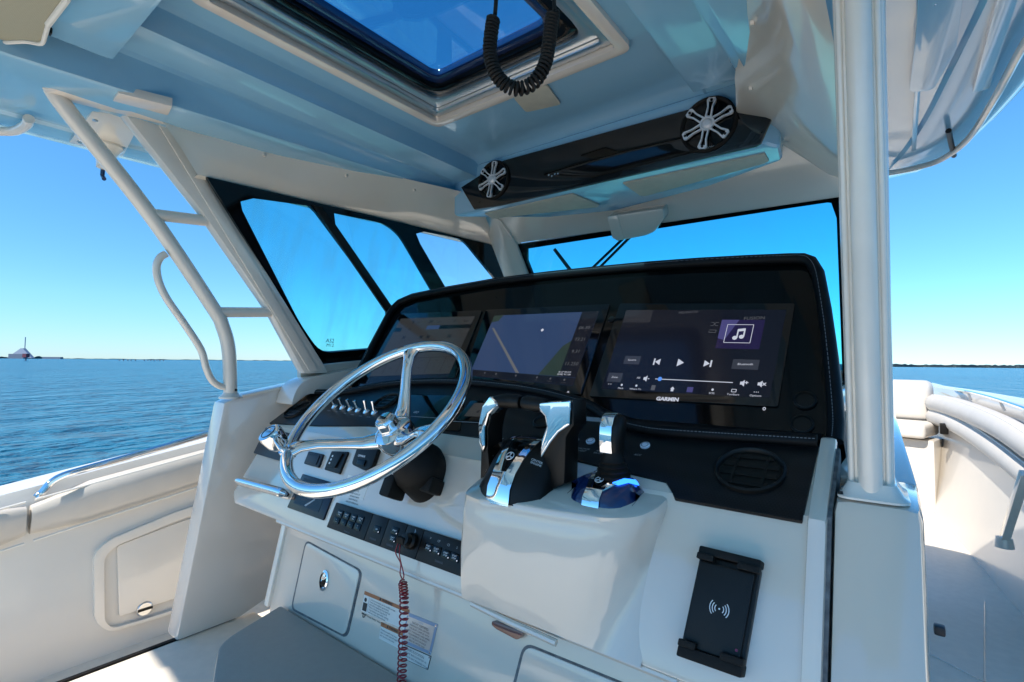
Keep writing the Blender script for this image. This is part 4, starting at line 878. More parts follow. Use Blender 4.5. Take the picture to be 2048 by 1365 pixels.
for q, s_, lb in zip([(-0.5476,0.1105), (-0.5100,0.1118), (-0.4743,0.1113), (-0.3935,0.1176)], ['NAV\nLIGHTS', 'ANCHOR\nLIGHT', 'AFT\nBILGE', 'ACC'], ['silver push button marked NAV LIGHTS right of the throttle', 'silver push button marked ANCHOR LIGHT', 'silver push button half hidden behind the joystick', 'silver push button marked ACC right of the joystick']):
    t = thing('push_button', lb, 'button', group='silver dash buttons')
    MB().lathe('K', q, [(.0095, .003), (.0095, .006), (.0075, .0075), (.0068, .006)], 28).build('ring', 'pearl', t)
    MB().lathe('K', q, [(.0062, .004), (.0062, .0072), (.0005, .008)], 24).build('cap', 'pearl', t)
    MB().tube([W('K', (q[0] + .0066 * math.cos(k * math.pi / 12), q[1] + .0066 * math.sin(k * math.pi / 12)), .0072) for k in range(24)], .0005, 5, closed=True).build('groove', 'black', t)
    text('lettering', s_, 'K', (q[0] - .004, q[1] - .030), .0068, 'grey_print', t, .0045, shear=.2)
gp = plate('touch_panel', 'K', rnd([(-1.2268,0.2288), (-0.9747,0.2432), (-0.8637,0.0914), (-1.1340,0.0677)], .008), .003, .006, 'gloss', None, .001)
tag(gp, 'gloss black touch panel on the dash behind the wheel rim', 'panel')
text('lettering', 'GO', 'K', (-1.0793,0.1455), .013, 'grey_print', gp, .0068, bold=.0006)
MB().tube([W('K', (-1.1049,0.1249), .006), W('K', (-0.9347,0.1333), .006)], .0006, 5).build('edge_line', 'grey_print', gp)
sd_ = thing('trim_gauge', 'small black gauge with pale digits left of the throttle', 'gauge')
plate('case', 'K', rnd([(-0.9292,0.2196), (-0.8212,0.2306), (-0.7782,0.1376), (-0.9116,0.1275)], .005), .003, .008, 'gloss', sd_, .0015)
plate('screen', 'K', [(-0.9066,0.2072), (-0.8275,0.2158), (-0.8009,0.1558), (-0.8962,0.1475)], .008, .0086, 'px_page', sd_)
for q, s_ in zip([(-0.8702,0.1993), (-0.8666,0.1718)], '66'): text('lettering', s_, 'K', q, .016, 'px_ink', sd_, .0092, bold=.0006)
MB().tube([W('K', (-0.9163,0.1246), .006), W('K', (-0.7926,0.1335), .006)], .0008, 5).build('edge_line', 'grey_print', sd_)
o = MB().lathe('K', (-0.6577,0.1628), [(.026, .003), (.026, .007), (.022, .009), (.020, .005), (.0005, .005)], 28).build('blank_plug', 'black')
tag(o, 'round black plug on the dash seen through the throttle levers', 'plug')
bd = thing('dash_badge', 'small silver hatched badge on the carbon dash above the buttons', 'badge')
cB = (-0.5440,0.1883)
for k in range(9):
    x_ = cB[0] - .022 + k * .0055; mb = MB()
    mb.prism('K', [(x_, cB[1] - .008), (x_ + .0022, cB[1] - .008), (x_ + .010, cB[1] + .006), (x_ + .0078, cB[1] + .006)], .003, .0042)
    mb.build('bar', 'cone', bd)
# ================================================================== things on the white fascia
pl = plate('switch', 'F', rnd([(-1.6681,-0.0151), (-1.5171,-0.0193), (-1.4946,-0.1064), (-1.6710,-0.1028)], .005), 0, .008, 'slate', None, .003)
tag(pl, 'dark blue grey switch bezel behind the wheel knob', 'switch')
t = thing('rocker_switch', 'blank black rocker switch nearest the wheel knob', 'switch', group='fascia switches')
plate('body', 'F', rnd([(-1.3728,-0.0603), (-1.2972,-0.0601), (-1.2942,-0.0987), (-1.3710,-0.0975)], .004), 0, .007, 'slate', t, .002)
plate('paddle', 'F', rnd([(-1.3651,-0.0669), (-1.3059,-0.0655), (-1.3060,-0.0931), (-1.3668,-0.0925)], .003), .007, .010, 'slate', t, .002)
t = thing('rocker_switch', 'black rocker switch with white symbols on the white fascia', 'switch', group='fascia switches')
plate('body', 'F', rnd([(-1.2639,-0.0473), (-1.1904,-0.0399), (-1.1903,-0.1020), (-1.2633,-0.1000)], .004), 0, .007, 'black', t, .002)
plate('paddle', 'F', rnd([(-1.2534,-0.0518), (-1.2041,-0.0472), (-1.2133,-0.0889), (-1.2563,-0.0892)], .003), .007, .012, 'black', t, .002)
for q in ((-1.2425,-0.0605), (-1.2428,-0.0704), (-1.2431,-0.0804)): MB().lathe('F', q, [(.003, .012), (.003, .0124), (.002, .0124)], 10).build('symbol', 'white', t)
t = thing('windlass_control', 'black windlass control with white lettering beside the steering column', 'control')
plate('body', 'F', rnd([(-1.1507,-0.0240), (-1.0651,-0.0101), (-1.0622,-0.0678), (-1.0819,-0.0797), (-1.1472,-0.0716)], .010), 0, .014, 'black', t, .004)
plate('button', 'F', rnd([(-1.1227,-0.0548), (-1.0896,-0.0532), (-1.0897,-0.0703), (-1.1222,-0.0695)], .004), .014, .018, 'gloss', t, .002)
text('lettering', 'LEWMAR', 'F', (-1.1154,-0.0458), .0075, 'white', t, .0152, bold=.0002)
t = thing('gauge_display', 'square dark gauge display low on the fascia under the wheel rim', 'gauge')
plate('bezel', 'F', rnd([(-1.3574,-0.1250), (-1.1849,-0.1268), (-1.1827,-0.2211), (-1.3629,-0.2209)], .003), 0, .005, mat('purple_black_glass', (.010, .005, .010), .12, spec=.3), t, .001)
plate('screen', 'F', [(-1.3398,-0.1339), (-1.2181,-0.1360), (-1.2142,-0.2067), (-1.3415,-0.2046)], .005, .0056, mat('gauge_screen', (.016, .015, .014), .15, spec=.3), t)
MB().prism('F', [(-1.2868,-0.2016), (-1.2538,-0.1796), (-1.2486,-0.1801), (-1.2783,-0.2028)], .0056, .006).build('icon', 'grey_print', t)
MB().prism('F', [(-1.3154,-0.1848), (-1.2694,-0.1851), (-1.2702,-0.1906), (-1.3161,-0.1905)], .0056, .006).build('icon', 'slate', t)
sk = thing('warning_sticker', 'white sticker with a yellow triangle below the windlass control', 'sticker')
plate('sheet', 'F', [(-1.1593,-0.0975), (-1.0659,-0.0992), (-1.0647,-0.1480), (-1.1553,-0.1470)], 0, .0006, 'label', sk)
plate('triangle', 'F', [(-1.1421,-0.1135), (-1.1193,-0.1047), (-1.1294,-0.0958)], .0006, .0012, 'yellow', sk)
for k in range(5):
    q = (-1.1170,-0.1252); text('lettering', ['NOTICE', 'KEEP CLEAR OF', 'MOVING PARTS', 'READ MANUAL', 'BEFORE OPERATION'][k], 'F', (q[0] + .016, q[1] - .006 - k * .0075), .0055, 'ink', sk, .001)
gh = thing('grab_handle', 'polished steel grab bar on the left of the fascia', 'handle')
a_, b_ = (-1.6460,-0.1943), (-1.3896,-0.1890)
MB().tube(smooth_path([W('F', a_, 0), W('F', (a_[0] + .004, a_[1]), .018), W('F', (a_[0] + .02, a_[1]), .026), W('F', (b_[0] - .02, b_[1]), .026), W('F', (b_[0] - .004, b_[1]), .018), W('F', b_, 0)], 6), .0135, 16).build('bar', 'chrome', gh)

# --- engine switch strip
V0, V1 = -.2325, -.1705
xb = [(-1.1523,-0.1710), (-0.9978,-0.1731), (-0.9385,-0.1728), (-0.8741,-0.1737), (-0.8195,-0.1743), (-0.6791,-0.1751)]
xs = [q[0] for q in xb]
sw = thing('switch_strip', 'long black engine switch strip across the bottom of the fascia', 'switch panel')
mods = []
for i in range(5):
    mods.append(plate('module', 'F', rnd([(xs[i] + .0008, V0), (xs[i + 1] - .0008, V0), (xs[i + 1] - .0008, V1), (xs[i] + .0008, V1)], .002, 2), 0, .010, 'black', sw, .0015))
def key(c, w_, h_, par, s_=None, size=.0042, led=False):
    k = plate('key', 'F', rnd(rect(c, w_, h_), .0015, 2), .010, .0118, 'gloss', par, .0006)
    if s_: text('lettering', s_, 'F', (c[0] - (.001 if led else 0), c[1]), size, 'white', k, .0122)
    if led: MB().prism('F', circ((c[0] + w_ * .36, c[1] - h_ * .28), .0012, 8), .0118, .0123).build('lamp', 'led_white', k)
r1 = [(-1.1184,-0.1931), (-1.0899,-0.1929), (-1.0608,-0.1931), (-1.0336,-0.1914)]; r2 = [(-1.1207,-0.2108), (-1.0917,-0.2093), (-1.0634,-0.2097), (-1.0344,-0.2092)]
for q, s_ in zip(r1, ['ALARM\nALL', 'SINGLE\nLEV', 'START\nALL', 'ACTIVE\nSTA']): key(q, .0225, .017, mods[0], s_, .0045)
for q, s_ in zip(r2, ['+\n- <', '\u2022', '\u2022', '+\n- >']): key(q, .0225, .015, mods[0], s_, .0045)
key((-0.9650,-0.2001), .022, .016, mods[1], 'OFF', .0045, True)
key((-0.9055,-0.1911), .022, .016, mods[2], 'START', .0045, True); key((-0.9043,-0.2079), .022, .016, mods[2], 'START\nSTOP', .0043, True)
for q, s_ in zip([(-0.7914,-0.2013), (-0.7666,-0.2017), (-0.7382,-0.2031), (-0.7136,-0.2032)], ['P', 'CP', 'CS', 'S']):
    key(q, .0235, .017, mods[4], 'START\nSTOP', .0045, True); text('lettering', s_, 'F', (q[0] - .002, q[1] + .018), .0065, 'grey_print', mods[4], .0105)
for q, s_, p_ in (((-1.0675,-0.2271), 'YAMAHA', 0), ((-0.7520,-0.2210), 'YAMAHA', 4), ((-0.9687,-0.2223), 'YAMAHA', 1), ((-0.9071,-0.2230), 'YAMAHA', 2)): text('lettering', s_, 'F', q, .0058, 'dimprint', mods[p_], .0105, bold=.0003)
MB().prism('F', [(-0.8457,-0.1829), (-0.8410,-0.1809), (-0.8459,-0.1744)], .010, .0105).build('warning_mark', 'grey_print', mods[3])
# kill switch and lanyard
kc = (-0.8434,-0.2004)
ks = thing('kill_switch', 'black engine stop switch with clip in the switch strip', 'switch')
MB().lathe('F', kc, [(.017, .010), (.017, .020), (.013, .024), (.012, .036), (.0005, .038)], 24).build('body', 'black', ks)
MB().box(W('F', (kc[0] - .008, kc[1] - .004), .034), (.024, .012, .016)).build('clip', 'rubber', ks, bevel=.003)
ly = thing('lanyard', 'red coiled stop switch lanyard hanging down the console front', 'lanyard')
p0 = W('F', (kc[0] - .010, kc[1] - .012), .036)
p1 = Vector((-0.8245,0.7000,0.4985))
for s_ in (-1, 1): MB().tube(smooth_path([p0 + Vector((.004 * s_, 0, 0)), p0.lerp(p1, .25) + Vector((.006 * s_, -.006, 0)), p0.lerp(p1, .55) + Vector((.001 * s_, 0, 0)), p0.lerp(p1, .85) + Vector((.006 * s_, .0, 0)), p1], 6), .0013, 8).build('loop', 'red', ly)
ax = [p1, Vector((-0.8128,0.6950,0.4631)), Vector((-0.8019,0.6850,0.3910)), Vector((-0.7864,0.6700,0.3210)), Vector((-0.7652,0.6500,0.2696))]
axp = smooth_path(ax, 90); pth = []
n = len(axp); turn = 0
for i, p in enumerate(axp):
    f_ = i / n; turn += 2 * math.pi / (14.5 - 4.5 * f_); rr = .0085 * min(1, .35 + i / 25)
    pth.append(p + Vector((math.cos(turn) * rr, math.sin(turn) * rr, 0)))
MB().tube(pth, .0017, 6).build('coil', 'red', ly)

# --- labels on the lower panel
def uvq(c): return [Vector(q) for q in c]
def qp(Q, a, b): return tuple(Q[0].lerp(Q[1], a).lerp(Q[3].lerp(Q[2], a), b))
def qq(f, Q, a0, b0, a1, b1, d0, d1, nm, m, par):
    p = [qp(Q, a0, b1), qp(Q, a1, b1), qp(Q, a1, b0), qp(Q, a0, b0)]; return MB().prism(f, p, d0, d1).build(nm, m, par, smooth=False)
l1 = thing('warning_label', 'larger white warning label with orange band and a figure in a cap', 'label', group='labels on the lower panel')
Q = uvq([(-0.9988,-0.0769), (-0.8417,-0.0730), (-0.8403,-0.1140), (-0.9981,-0.1200)])
qq('L', Q, 0, 0, 1, 1, 0, .0006, 'sheet', 'label', l1); qq('L', Q, 0, 0, 1, .18, .0006, .0009, 'band', 'orange', l1); qq('L', Q, .13, .22, .135, .97, .0006, .0009, 'rule', 'plateblue', l1)
text('lettering', '\u25b2 WARNING', 'L', qp(Q, .5, .09), .0075, 'ink', l1, .0012, bold=.0003)
MB().prism('L', circ(qp(Q, .055, .40), .0045, 12), .0006, .001).build('figure_head', 'ink', l1); qq('L', Q, .015, .55, .11, .95, .0006, .001, 'figure_body', 'ink', l1)
for k, s_ in enumerate(['Carbon monoxide can be harmful or fatal.', 'Fumes from engines, generators', 'and other equipment may build up.', 'Move to fresh air if you feel ill.', 'Keep hatches open while running', 'and stay clear of the exhaust.']): text('lettering', s_, 'L', qp(Q, .16, .28 + k * .125), .0052, 'ink', l1, .001, 'LEFT')
text('lettering', '"D"', 'L', (-0.9862,-0.1273), .012, 'ink', l1, .001, bold=.0004); text('lettering', 'Design Rating - Vessel 2024', 'L', (-0.9430,-0.1239), .0055, 'ink', l1, .001)
l2 = thing('warning_label', 'smaller white warning label with orange band below the first', 'label', group='labels on the lower panel')
Q = uvq([(-0.9241,-0.1214), (-0.8455,-0.1185), (-0.8487,-0.1536), (-0.9228,-0.1547)])
qq('L', Q, 0, 0, 1, 1, 0, .0006, 'sheet', 'label', l2); qq('L', Q, 0, 0, 1, .26, .0006, .0009, 'band', 'orange', l2)
text('lettering', '\u25b2 WARNING', 'L', qp(Q, .5, .13), .006, 'ink', l2, .0012, bold=.0002)
for k, s_ in enumerate(['Rotating propeller may cause', 'injury or death. Shut off engine', 'near persons in the water.']): text('lettering', s_, 'L', qp(Q, .04, .42 + k * .17), .0046, 'ink', l2, .001, 'LEFT')
p1_ = thing('capacity_plate', 'grey metal capacity plate with blue border behind the red cord', 'plate', group='metal plates on the lower panel')
Q = uvq([(-0.8465,-0.0794), (-0.7552,-0.0756), (-0.7614,-0.1343), (-0.8497,-0.1384)])
qq('L', Q, 0, 0, 1, 1, 0, .0012, 'border', 'plateblue', p1_); qq('L', Q, .05, .11, .94, .9, .0012, .0016, 'face', 'plate', p1_)
for k, s_ in enumerate(['NMMA', 'YACHT CERTIFIED', 'MANUFACTURER CERTIFIES', 'THIS BOAT COMPLIES WITH', 'ABYC STANDARDS AND NMMA', 'REQUIREMENTS IN EFFECT', 'ON THE DATE OF BUILD', 'HELD BY: MODEL 2024']): text('lettering', s_, 'L', qp(Q, .5, .17 + k * .097), .0062 if k == 1 else .0048, 'plateblue' if k == 0 else 'ink', p1_, .002)
for a, b in ((.04, .06), (.96, .06), (.96, .94), (.04, .94)): MB().lathe('L', qp(Q, a, b), [(.0026, .0012), (.002, .0025), (.0004, .0026)], 10).build('rivet', 'chrome', p1_)
p2_ = thing('capacity_plate', 'cream basic flotation plate below the capacity plate', 'plate', group='metal plates on the lower panel')
Q = uvq([(-0.8458,-0.1410), (-0.7594,-0.1364), (-0.7632,-0.1624), (-0.8482,-0.1670)])
qq('L', Q, 0, 0, 1, 1, 0, .0012, 'border', 'ink', p2_); qq('L', Q, .015, .04, .985, .96, .0012, .0016, 'face', 'label', p2_)
for k, s_ in enumerate(['BASIC FLOTATION', 'BOAT HAS "BASIC FLOTATION" AS', 'DEFINED BY ABYC STANDARD H-8']): text('lettering', s_, 'L', qp(Q, .5, .25 + k * .26), .0062 if k == 0 else .0045, 'ink', p2_, .002)
for a, b in ((.04, .12), (.96, .12), (.96, .88), (.04, .88)): MB().lathe('L', qp(Q, a, b), [(.0022, .0012), (.0018, .0024), (.0004, .0026)], 10).build('rivet', 'chrome', p2_)

# ================================================================== wireless phone charger
wc = thing('phone_charger', 'black wireless phone cradle with white radio wave symbol on the console', 'phone charger')
Q = uvq([(-0.2441,-0.0775), (-0.1586,-0.0790), (-0.1722,-0.2291), (-0.2580,-0.2302)])
def wq(a, b): return qp(Q, a, b)
MB().prism('F', rnd([wq(0.01, .93), wq(.99, .93), wq(.99, .08), wq(.01, .08)], .004), 0, .014).build('base', 'black', wc, bevel=.003)
MB().prism('F', rnd([wq(.04, .90), wq(.93, .90), wq(.93, .13), wq(.04, .13)], .004), .013, .019).build('pad', 'black', wc, bevel=.003)
for b0, b1, s_ in ((0, .075, 1), (.90, 1.0, -1)):
    MB().prism('F', rnd([wq(0, b1), wq(1, b1), wq(1, b0), wq(0, b0)], .003), 0, .024).build('jaw', 'rubber', wc, bevel=.003)
    e0, e1 = (b1 - .01, b1 + .05) if s_ > 0 else (b0 - .05, b0 + .01)
    for a0, a1 in ((.0, .28), (.66, 1.0)): MB().prism('F', rnd([wq(a0, e1), wq(a1, e1), wq(a1, e0), wq(a0, e0)], .002), .012, .028).build('claw', 'rubber', wc, bevel=.002)
for a in (-1, 1):
    for k, rr in enumerate((.006, .0095, .013)):
        c_ = wq(.50, .51); arc = [(c_[0] + a * rr * math.cos(R(-42 + 14 * j)), c_[1] + rr * math.sin(R(-42 + 14 * j))) for j in range(7)]
        MB().tube([W('F', p, .0192) for p in arc], .0007, 5).build('wave_mark', 'white', wc)
MB().prism('F', circ(wq(.5, .51), .0012, 10), .019, .0196).build('wave_mark', 'white', wc)
MB().prism('F', circ(wq(.86, .80), .0018, 10), .019, .0198).build('lamp', mat('dim_red_lamp', (.25, .01, .05), .3), wc)

# ================================================================== steering wheel
swh = thing('steering_wheel', 'polished steel three spoke steering wheel with a turning knob', 'steering wheel')
RW, rw = .2105, .0130
wo = (-.018, .030)
MB().tube([W('WH', (wo[0] + RW * math.cos(k * 2 * math.pi / 72), wo[1] + RW * math.sin(k * 2 * math.pi / 72)), 0) for k in range(72)], rw, 20, closed=True).build('rim', 'chrome', swh)
DISH = -.075
a1 = math.atan2(.213 - wo[1], -.076 - wo[0])
def ell(c, t_, w_, h_, n_=14):
    s_ = FR['WH'][3]; b_ = t_.cross(s_).normalized(); s2 = b_.cross(t_).normalized()
    return [c + b_ * math.cos(k * 2 * math.pi / n_) * w_ + s2 * math.sin(k * 2 * math.pi / n_) * h_ for k in range(n_)]
hubc = W('WH', wo, DISH)
for ang in (a1, a1 + R(114), a1 + R(240)):
    prof = [(.0, DISH, .030, .014), (.035, DISH, .026, .014), (.07, DISH + .012, .018, .010), (.11, DISH + .035, .0142, .008), (.15, DISH + .058, .0138, .008), (.18, DISH + .070, .016, .009), (.197, -.002, .024, .0105), (.208, 0, .028, .010)]
    cs_ = [W('WH', (wo[0] + q * math.cos(ang), wo[1] + q * math.sin(ang)), d) for q, d, _, _ in prof]
    rings = []
    for i, c_ in enumerate(cs_):
        t_ = (cs_[min(i + 1, len(cs_) - 1)] - cs_[max(0, i - 1)]).normalized(); rings.append(ell(c_, t_, prof[i][2], prof[i][3]))
    MB().loft(rings).build('spoke', 'chrome', swh, angle=60)
MB().lathe('WH', wo, [(.040, DISH - .03), (.046, DISH - .01), (.044, DISH + .012), (.030, DISH + .02)], 36).build('hub', 'chrome', swh)
mb = MB().lathe('WH', wo, [(.028, DISH + .012), (.028, DISH + .020), (.0245, DISH + .024), (.025, DISH + .040), (.020, DISH + .047), (.0005, DISH + .047)], 8)
hc_ = mb.build('hub_cap', 'chrome', swh, bevel=.002)
text('lettering', 'EDSON', 'WH', wo, .0075, 'ink', hc_, DISH + .0476)
ka = math.atan2(-.118 - wo[1], -.175 - wo[0])
kb = (wo[0] + (RW + .002) * math.cos(ka), wo[1] + (RW + .002) * math.sin(ka))
kn = MB().lathe('WH', kb, [(.009, .0), (.009, .016), (.017, .022), (.022, .032), (.0245, .056), (.023, .063), (.014, .065), (.0005, .065)], 24).build('turning_knob', 'chrome', swh)
MB().tube([W('WH', (kb[0] + .0155 * math.cos(k * math.pi / 14), kb[1] + .0155 * math.sin(k * math.pi / 14)), .065) for k in range(28)], .0008, 6, closed=True).build('knob_ring', 'ink', kn)
text('lettering', 'EDSON', 'WH', kb, .007, 'ink', kn, .0656)
MB().lathe('WH', kb, [(.013, -.014), (.0145, .0), (.013, .012)], 20).build('clamp', 'chrome', kn)
# steering column
sc_ = thing('steering_column', 'black tilting steering column housing behind the wheel', 'steering column')
wn_ = FR['WH'][3]; oF, _, _, nF_ = FR['F']
tt = (oF - hubc).dot(nF_) / (-wn_).dot(nF_)
MB().lathe('WH', wo, [(.028, DISH - .02), (.032, DISH - .06), (.050, DISH - .075), (.060, DISH - .10), (.062, -tt + DISH * 0 - .04), (.056, -tt - .10)], 36).build('housing', 'rubber', sc_)
bq = W('WH', wo, -tt + DISH * .0)
lv = Vector((-0.9184,0.7913,0.6446)) + nF_ * .045
rotF = Matrix((FR['F'][1], FR['F'][2], FR['F'][3])).transposed()
MB().box(lv, (.034, .05, .05), rotF).build('tilt_lever', 'rubber', sc_, bevel=.006)
MB().box(Vector((-0.8419,0.8015,0.6664)) + nF_ * .02, (.06, .035, .045), rotF).build('lower_boss', 'rubber', sc_, bevel=.008)

# ================================================================== throttle binnacle
th = thing('throttle_control', 'black and chrome twin lever throttle on the control pod', 'throttle')
TX = -.583; TW = .070
prof = [(.712, .696), (.716, .722), (.732, .748), (.752, .772), (.775, .790), (.802, .801), (.83, .802), (.85, .792), (.862, .765), (.868, .735)]
def dome(x, i, off=0.0):
    f_ = abs(x) / TW; y, z = prof[i]
    a = prof[max(0, i - 1)]; b = prof[min(len(prof) - 1, i + 1)]; n_ = Vector((0, -(b[1] - a[1]), b[0] - a[0])).normalized()
    dz = -.020 * f_ ** 3 * (1 if i > 1 else .3); dy = .030 * f_ ** 2.5 if i < 5 else -.02 * f_ ** 3
    return Vector((TX + x, y + dy, z + dz)) + n_ * off
xsn = [-TW + 2 * TW * k / 16 for k in range(17)]
rings = [[dome(x, i) for x in xsn] for i in range(len(prof))]
mb = MB().loft(rings, loop=False, cap=False)
for sd in (0, -1):
    e = [r_[sd] for r_ in rings]; mb.add(e + [Vector((p.x + (.004 if sd else -.004), p.y, .69 + (p.y - .71) * .25)) for p in e], [(i, i + 1, len(e) + i + 1, len(e) + i) for i in range(len(e) - 1)])
mb.build('housing', 'black', th, angle=50)
def strip(name, m, lo, hi, i0, i1, off, par, n_=3):
    rg = []
    for i in range(i0, i1 + 1):
        a, b = lo(i), hi(i); rg.append([dome(a + (b - a) * k / n_, i, off) for k in range(n_ + 1)])
    mb = MB().loft(rg, loop=False, cap=False)
    bk = [[p - Vector((0, -.0, .0025)) for p in r_] for r_ in rg]
    mb.loft(bk, loop=False, cap=False)
    for k in (0, -1): mb.loft([[r_[k] for r_ in rg], [r_[k] for r_ in bk]], loop=False, cap=False)
    return mb.build(name, m, par, angle=60)
strip('front_trim', 'chrome', lambda i: -.026, lambda i: .026, 0, 2, .0035, th)
strip('left_trim', 'chrome', lambda i: -.026 - .003 * (i - 2), lambda i: -.006 - .0065 * (i - 2), 2, 7, .0035, th)
strip('right_trim', 'chrome', lambda i: .006 + .0065 * (i - 2), lambda i: .026 + .003 * (i - 2), 2, 7, .0035, th)
strip('lens', 'gloss', lambda i: -.004 - .0063 * (i - 2), lambda i: .004 + .0063 * (i - 2), 2, 7, .0025, th)
def emblem(c, f, r_, par):
    mb = MB(); mb.tube([W(f, (c[0] + r_ * math.cos(k * math.pi / 12), c[1] + r_ * math.sin(k * math.pi / 12)), 0) for k in range(24)], r_ * .10, 5, closed=True)
    for k in range(3):
        a = R(90 + 120 * k); mb.tube([W(f, c, 0), W(f, (c[0] + r_ * math.cos(a), c[1] + r_ * math.sin(a)), 0)], r_ * .10, 5)
        for s_ in (-.35, .35): mb.tube([W(f, (c[0] + r_ * .45 * math.cos(a + s_), c[1] + r_ * .45 * math.sin(a + s_)), 0), W(f, (c[0] + r_ * .85 * math.cos(a + s_ * .6), c[1] + r_ * .85 * math.sin(a + s_ * .6)), 0)], r_ * .07, 5)
    mb.build('emblem', 'cone', par)
pe = dome(0, 3, .005); fe = frame(pe, (1, 0, 0), dome(0, 4) - dome(0, 2)); emblem((0, 0), fe, .0085, th)
for x, i, s_ in ((.052, 4, 'SINGLE\nLEVER'), (.050, 3, 'CENTER\nENGINE')):
    p = dome(x, i, .002); f_ = frame(p, dome(x + .005, i) - dome(x - .005, i), dome(x, i + 1) - dome(x, i - 1)); text('lettering', s_, f_, (0, 0), .006, 'white', th, .002)
for k in range(4):
    p = dome(-.052, 2 + k, .003); f_ = frame(p, dome(-.047, 2 + k) - dome(-.057, 2 + k), dome(-.052, 3 + k) - dome(-.052, 1 + k)); text('lettering', ['S', 'N', 'A', 'P'][k], f_, (0, 0), .006, 'white', th, .002)
YF = frame((0, .785, 0), (1, 0, 0), (0, 0, 1))
def xz(ps): return [(p[0], p[2]) for p in ps]
for chrome_, dark_, grip_ in (
    (xz([(-0.6552,0.7850,0.8830), (-0.6750,0.7850,0.8616), (-0.6853,0.7850,0.8239), (-0.6820,0.7850,0.7863), (-0.6722,0.7850,0.7681), (-0.6670,0.7850,0.7828), (-0.6676,0.7850,0.8183), (-0.6573,0.7850,0.8464), (-0.6340,0.7850,0.8640), (-0.6341,0.7850,0.8740), (-0.6459,0.7850,0.8784)]), xz([(-0.6341,0.7850,0.8700), (-0.6560,0.7850,0.8486), (-0.6649,0.7850,0.8155), (-0.6656,0.7850,0.7729), (-0.6567,0.7850,0.7117), (-0.6862,0.7850,0.7073), (-0.6845,0.7850,0.7707), (-0.6798,0.7850,0.8223), (-0.6696,0.7850,0.8589), (-0.6512,0.7850,0.8792)]), [(-0.6485,0.7850,0.8723), (-0.6226,0.7850,0.8746), (-0.5926,0.7850,0.8743), (-0.5853,0.7850,0.8737)]),
    (xz([(-0.5358,0.7850,0.8755), (-0.5067,0.7850,0.8799), (-0.4660,0.7850,0.8839), (-0.4679,0.7850,0.8399), (-0.4911,0.7850,0.8252), (-0.5084,0.7850,0.8053), (-0.5304,0.7850,0.7733), (-0.5284,0.7850,0.8069), (-0.5174,0.7850,0.8339), (-0.5220,0.7850,0.8521), (-0.5334,0.7850,0.8607)]), xz([(-0.5335,0.7850,0.8775), (-0.4650,0.7850,0.8858), (-0.4638,0.7850,0.8402), (-0.4804,0.7850,0.8172), (-0.4831,0.7850,0.7324), (-0.5209,0.7850,0.7119), (-0.5326,0.7850,0.7693), (-0.5194,0.7850,0.8078), (-0.5174,0.7850,0.8358), (-0.5288,0.7850,0.8591)]), [(-0.5792,0.7850,0.8731), (-0.5720,0.7850,0.8735), (-0.5426,0.7850,0.8714), (-0.5244,0.7850,0.8706)])):
    lv_ = MB().prism(YF, dark_, -.045, .004).build('lever_arm', 'black', th, bevel=.005)
    MB().prism(YF, chrome_, -.02, .013).build('lever_trim', 'chrome', lv_, bevel=.004, bseg=3)
    MB().tube([Vector(p) for p in grip_], [.0115, .0145, .0145, .012], 18).build('grip', 'black', lv_)


# ================================================================== joystick
js = thing('joystick', 'dark blue joystick control with lit blue bar beside the throttle', 'joystick')
JX = -.415; JW = .062
jprof = [(.757, .707), (.760, .722), (.772, .735), (.790, .745), (.812, .753), (.832, .755), (.848, .748), (.856, .728)]
def jd(x, i, off=0.0):
    f_ = abs(x) / JW; y, z = jprof[i]; a = jprof[max(0, i - 1)]; b = jprof[min(len(jprof) - 1, i + 1)]; n_ = Vector((0, -(b[1] - a[1]), b[0] - a[0])).normalized()
    return Vector((JX + x, y + (.024 * f_ ** 3 if i < 4 else -.016 * f_ ** 3), z - .018 * f_ ** 3 * (1 if i > 0 else 0))) + n_ * off
rings = [[jd(-JW + 2 * JW * k / 16, i) for k in range(17)] for i in range(len(jprof))]
mb = MB().loft(rings, loop=False, cap=False)
for sd in (0, -1):
    e = [r_[sd] for r_ in rings]; mb.add(e + [Vector((p.x, p.y, .70 + (p.y - .71) * .25)) for p in e], [(i, i + 1, len(e) + i + 1, len(e) + i) for i in range(len(e) - 1)])
mb.build('housing', 'navy', js, angle=50)
_dome = dome; dome = jd
strip('front_trim', 'chrome', lambda i: -.018, lambda i: .014, 0, 2, .003, js)
strip('left_trim', 'chrome', lambda i: -.018 - .004 * (i - 2), lambda i: -.008 - .006 * (i - 2), 2, 5, .003, js)
strip('right_trim', 'chrome', lambda i: .004 + .013 * (i - 2), lambda i: .014 + .013 * (i - 2), 2, 5, .003, js)
strip('light_bar', 'led_blue', lambda i: .010 + .013 * (i - 2), lambda i: .020 + .0125 * (i - 2), 3, 5, .0042, js)
strip('lens', 'gloss', lambda i: -.006 - .006 * (i - 2), lambda i: .002 + .012 * (i - 2), 2, 5, .0022, js)
pe = jd(-.002, 3, .0045); emblem((0, 0), frame(pe, (1, 0, 0), jd(0, 4) - jd(0, 2)), .0075, js)
for x in (-.012, .016):
    p = jd(x, 4, .004); MB().box(p, (.016, .0025, .001)).build('mark', 'white', js)
dome = _dome
jb = Vector((JX + .008, .822, .752))
jf = frame(jb, (1, 0, 0), (0, 1, .1))
MB().lathe(jf, (0, 0), [(.030, -.004), (.031, .004), (.026, .008), (.028, .012), (.023, .016), (.025, .020), (.020, .024), (.022, .028), (.018, .034), (.017, .045)], 28).build('boot', 'rubber', js)
rings = []
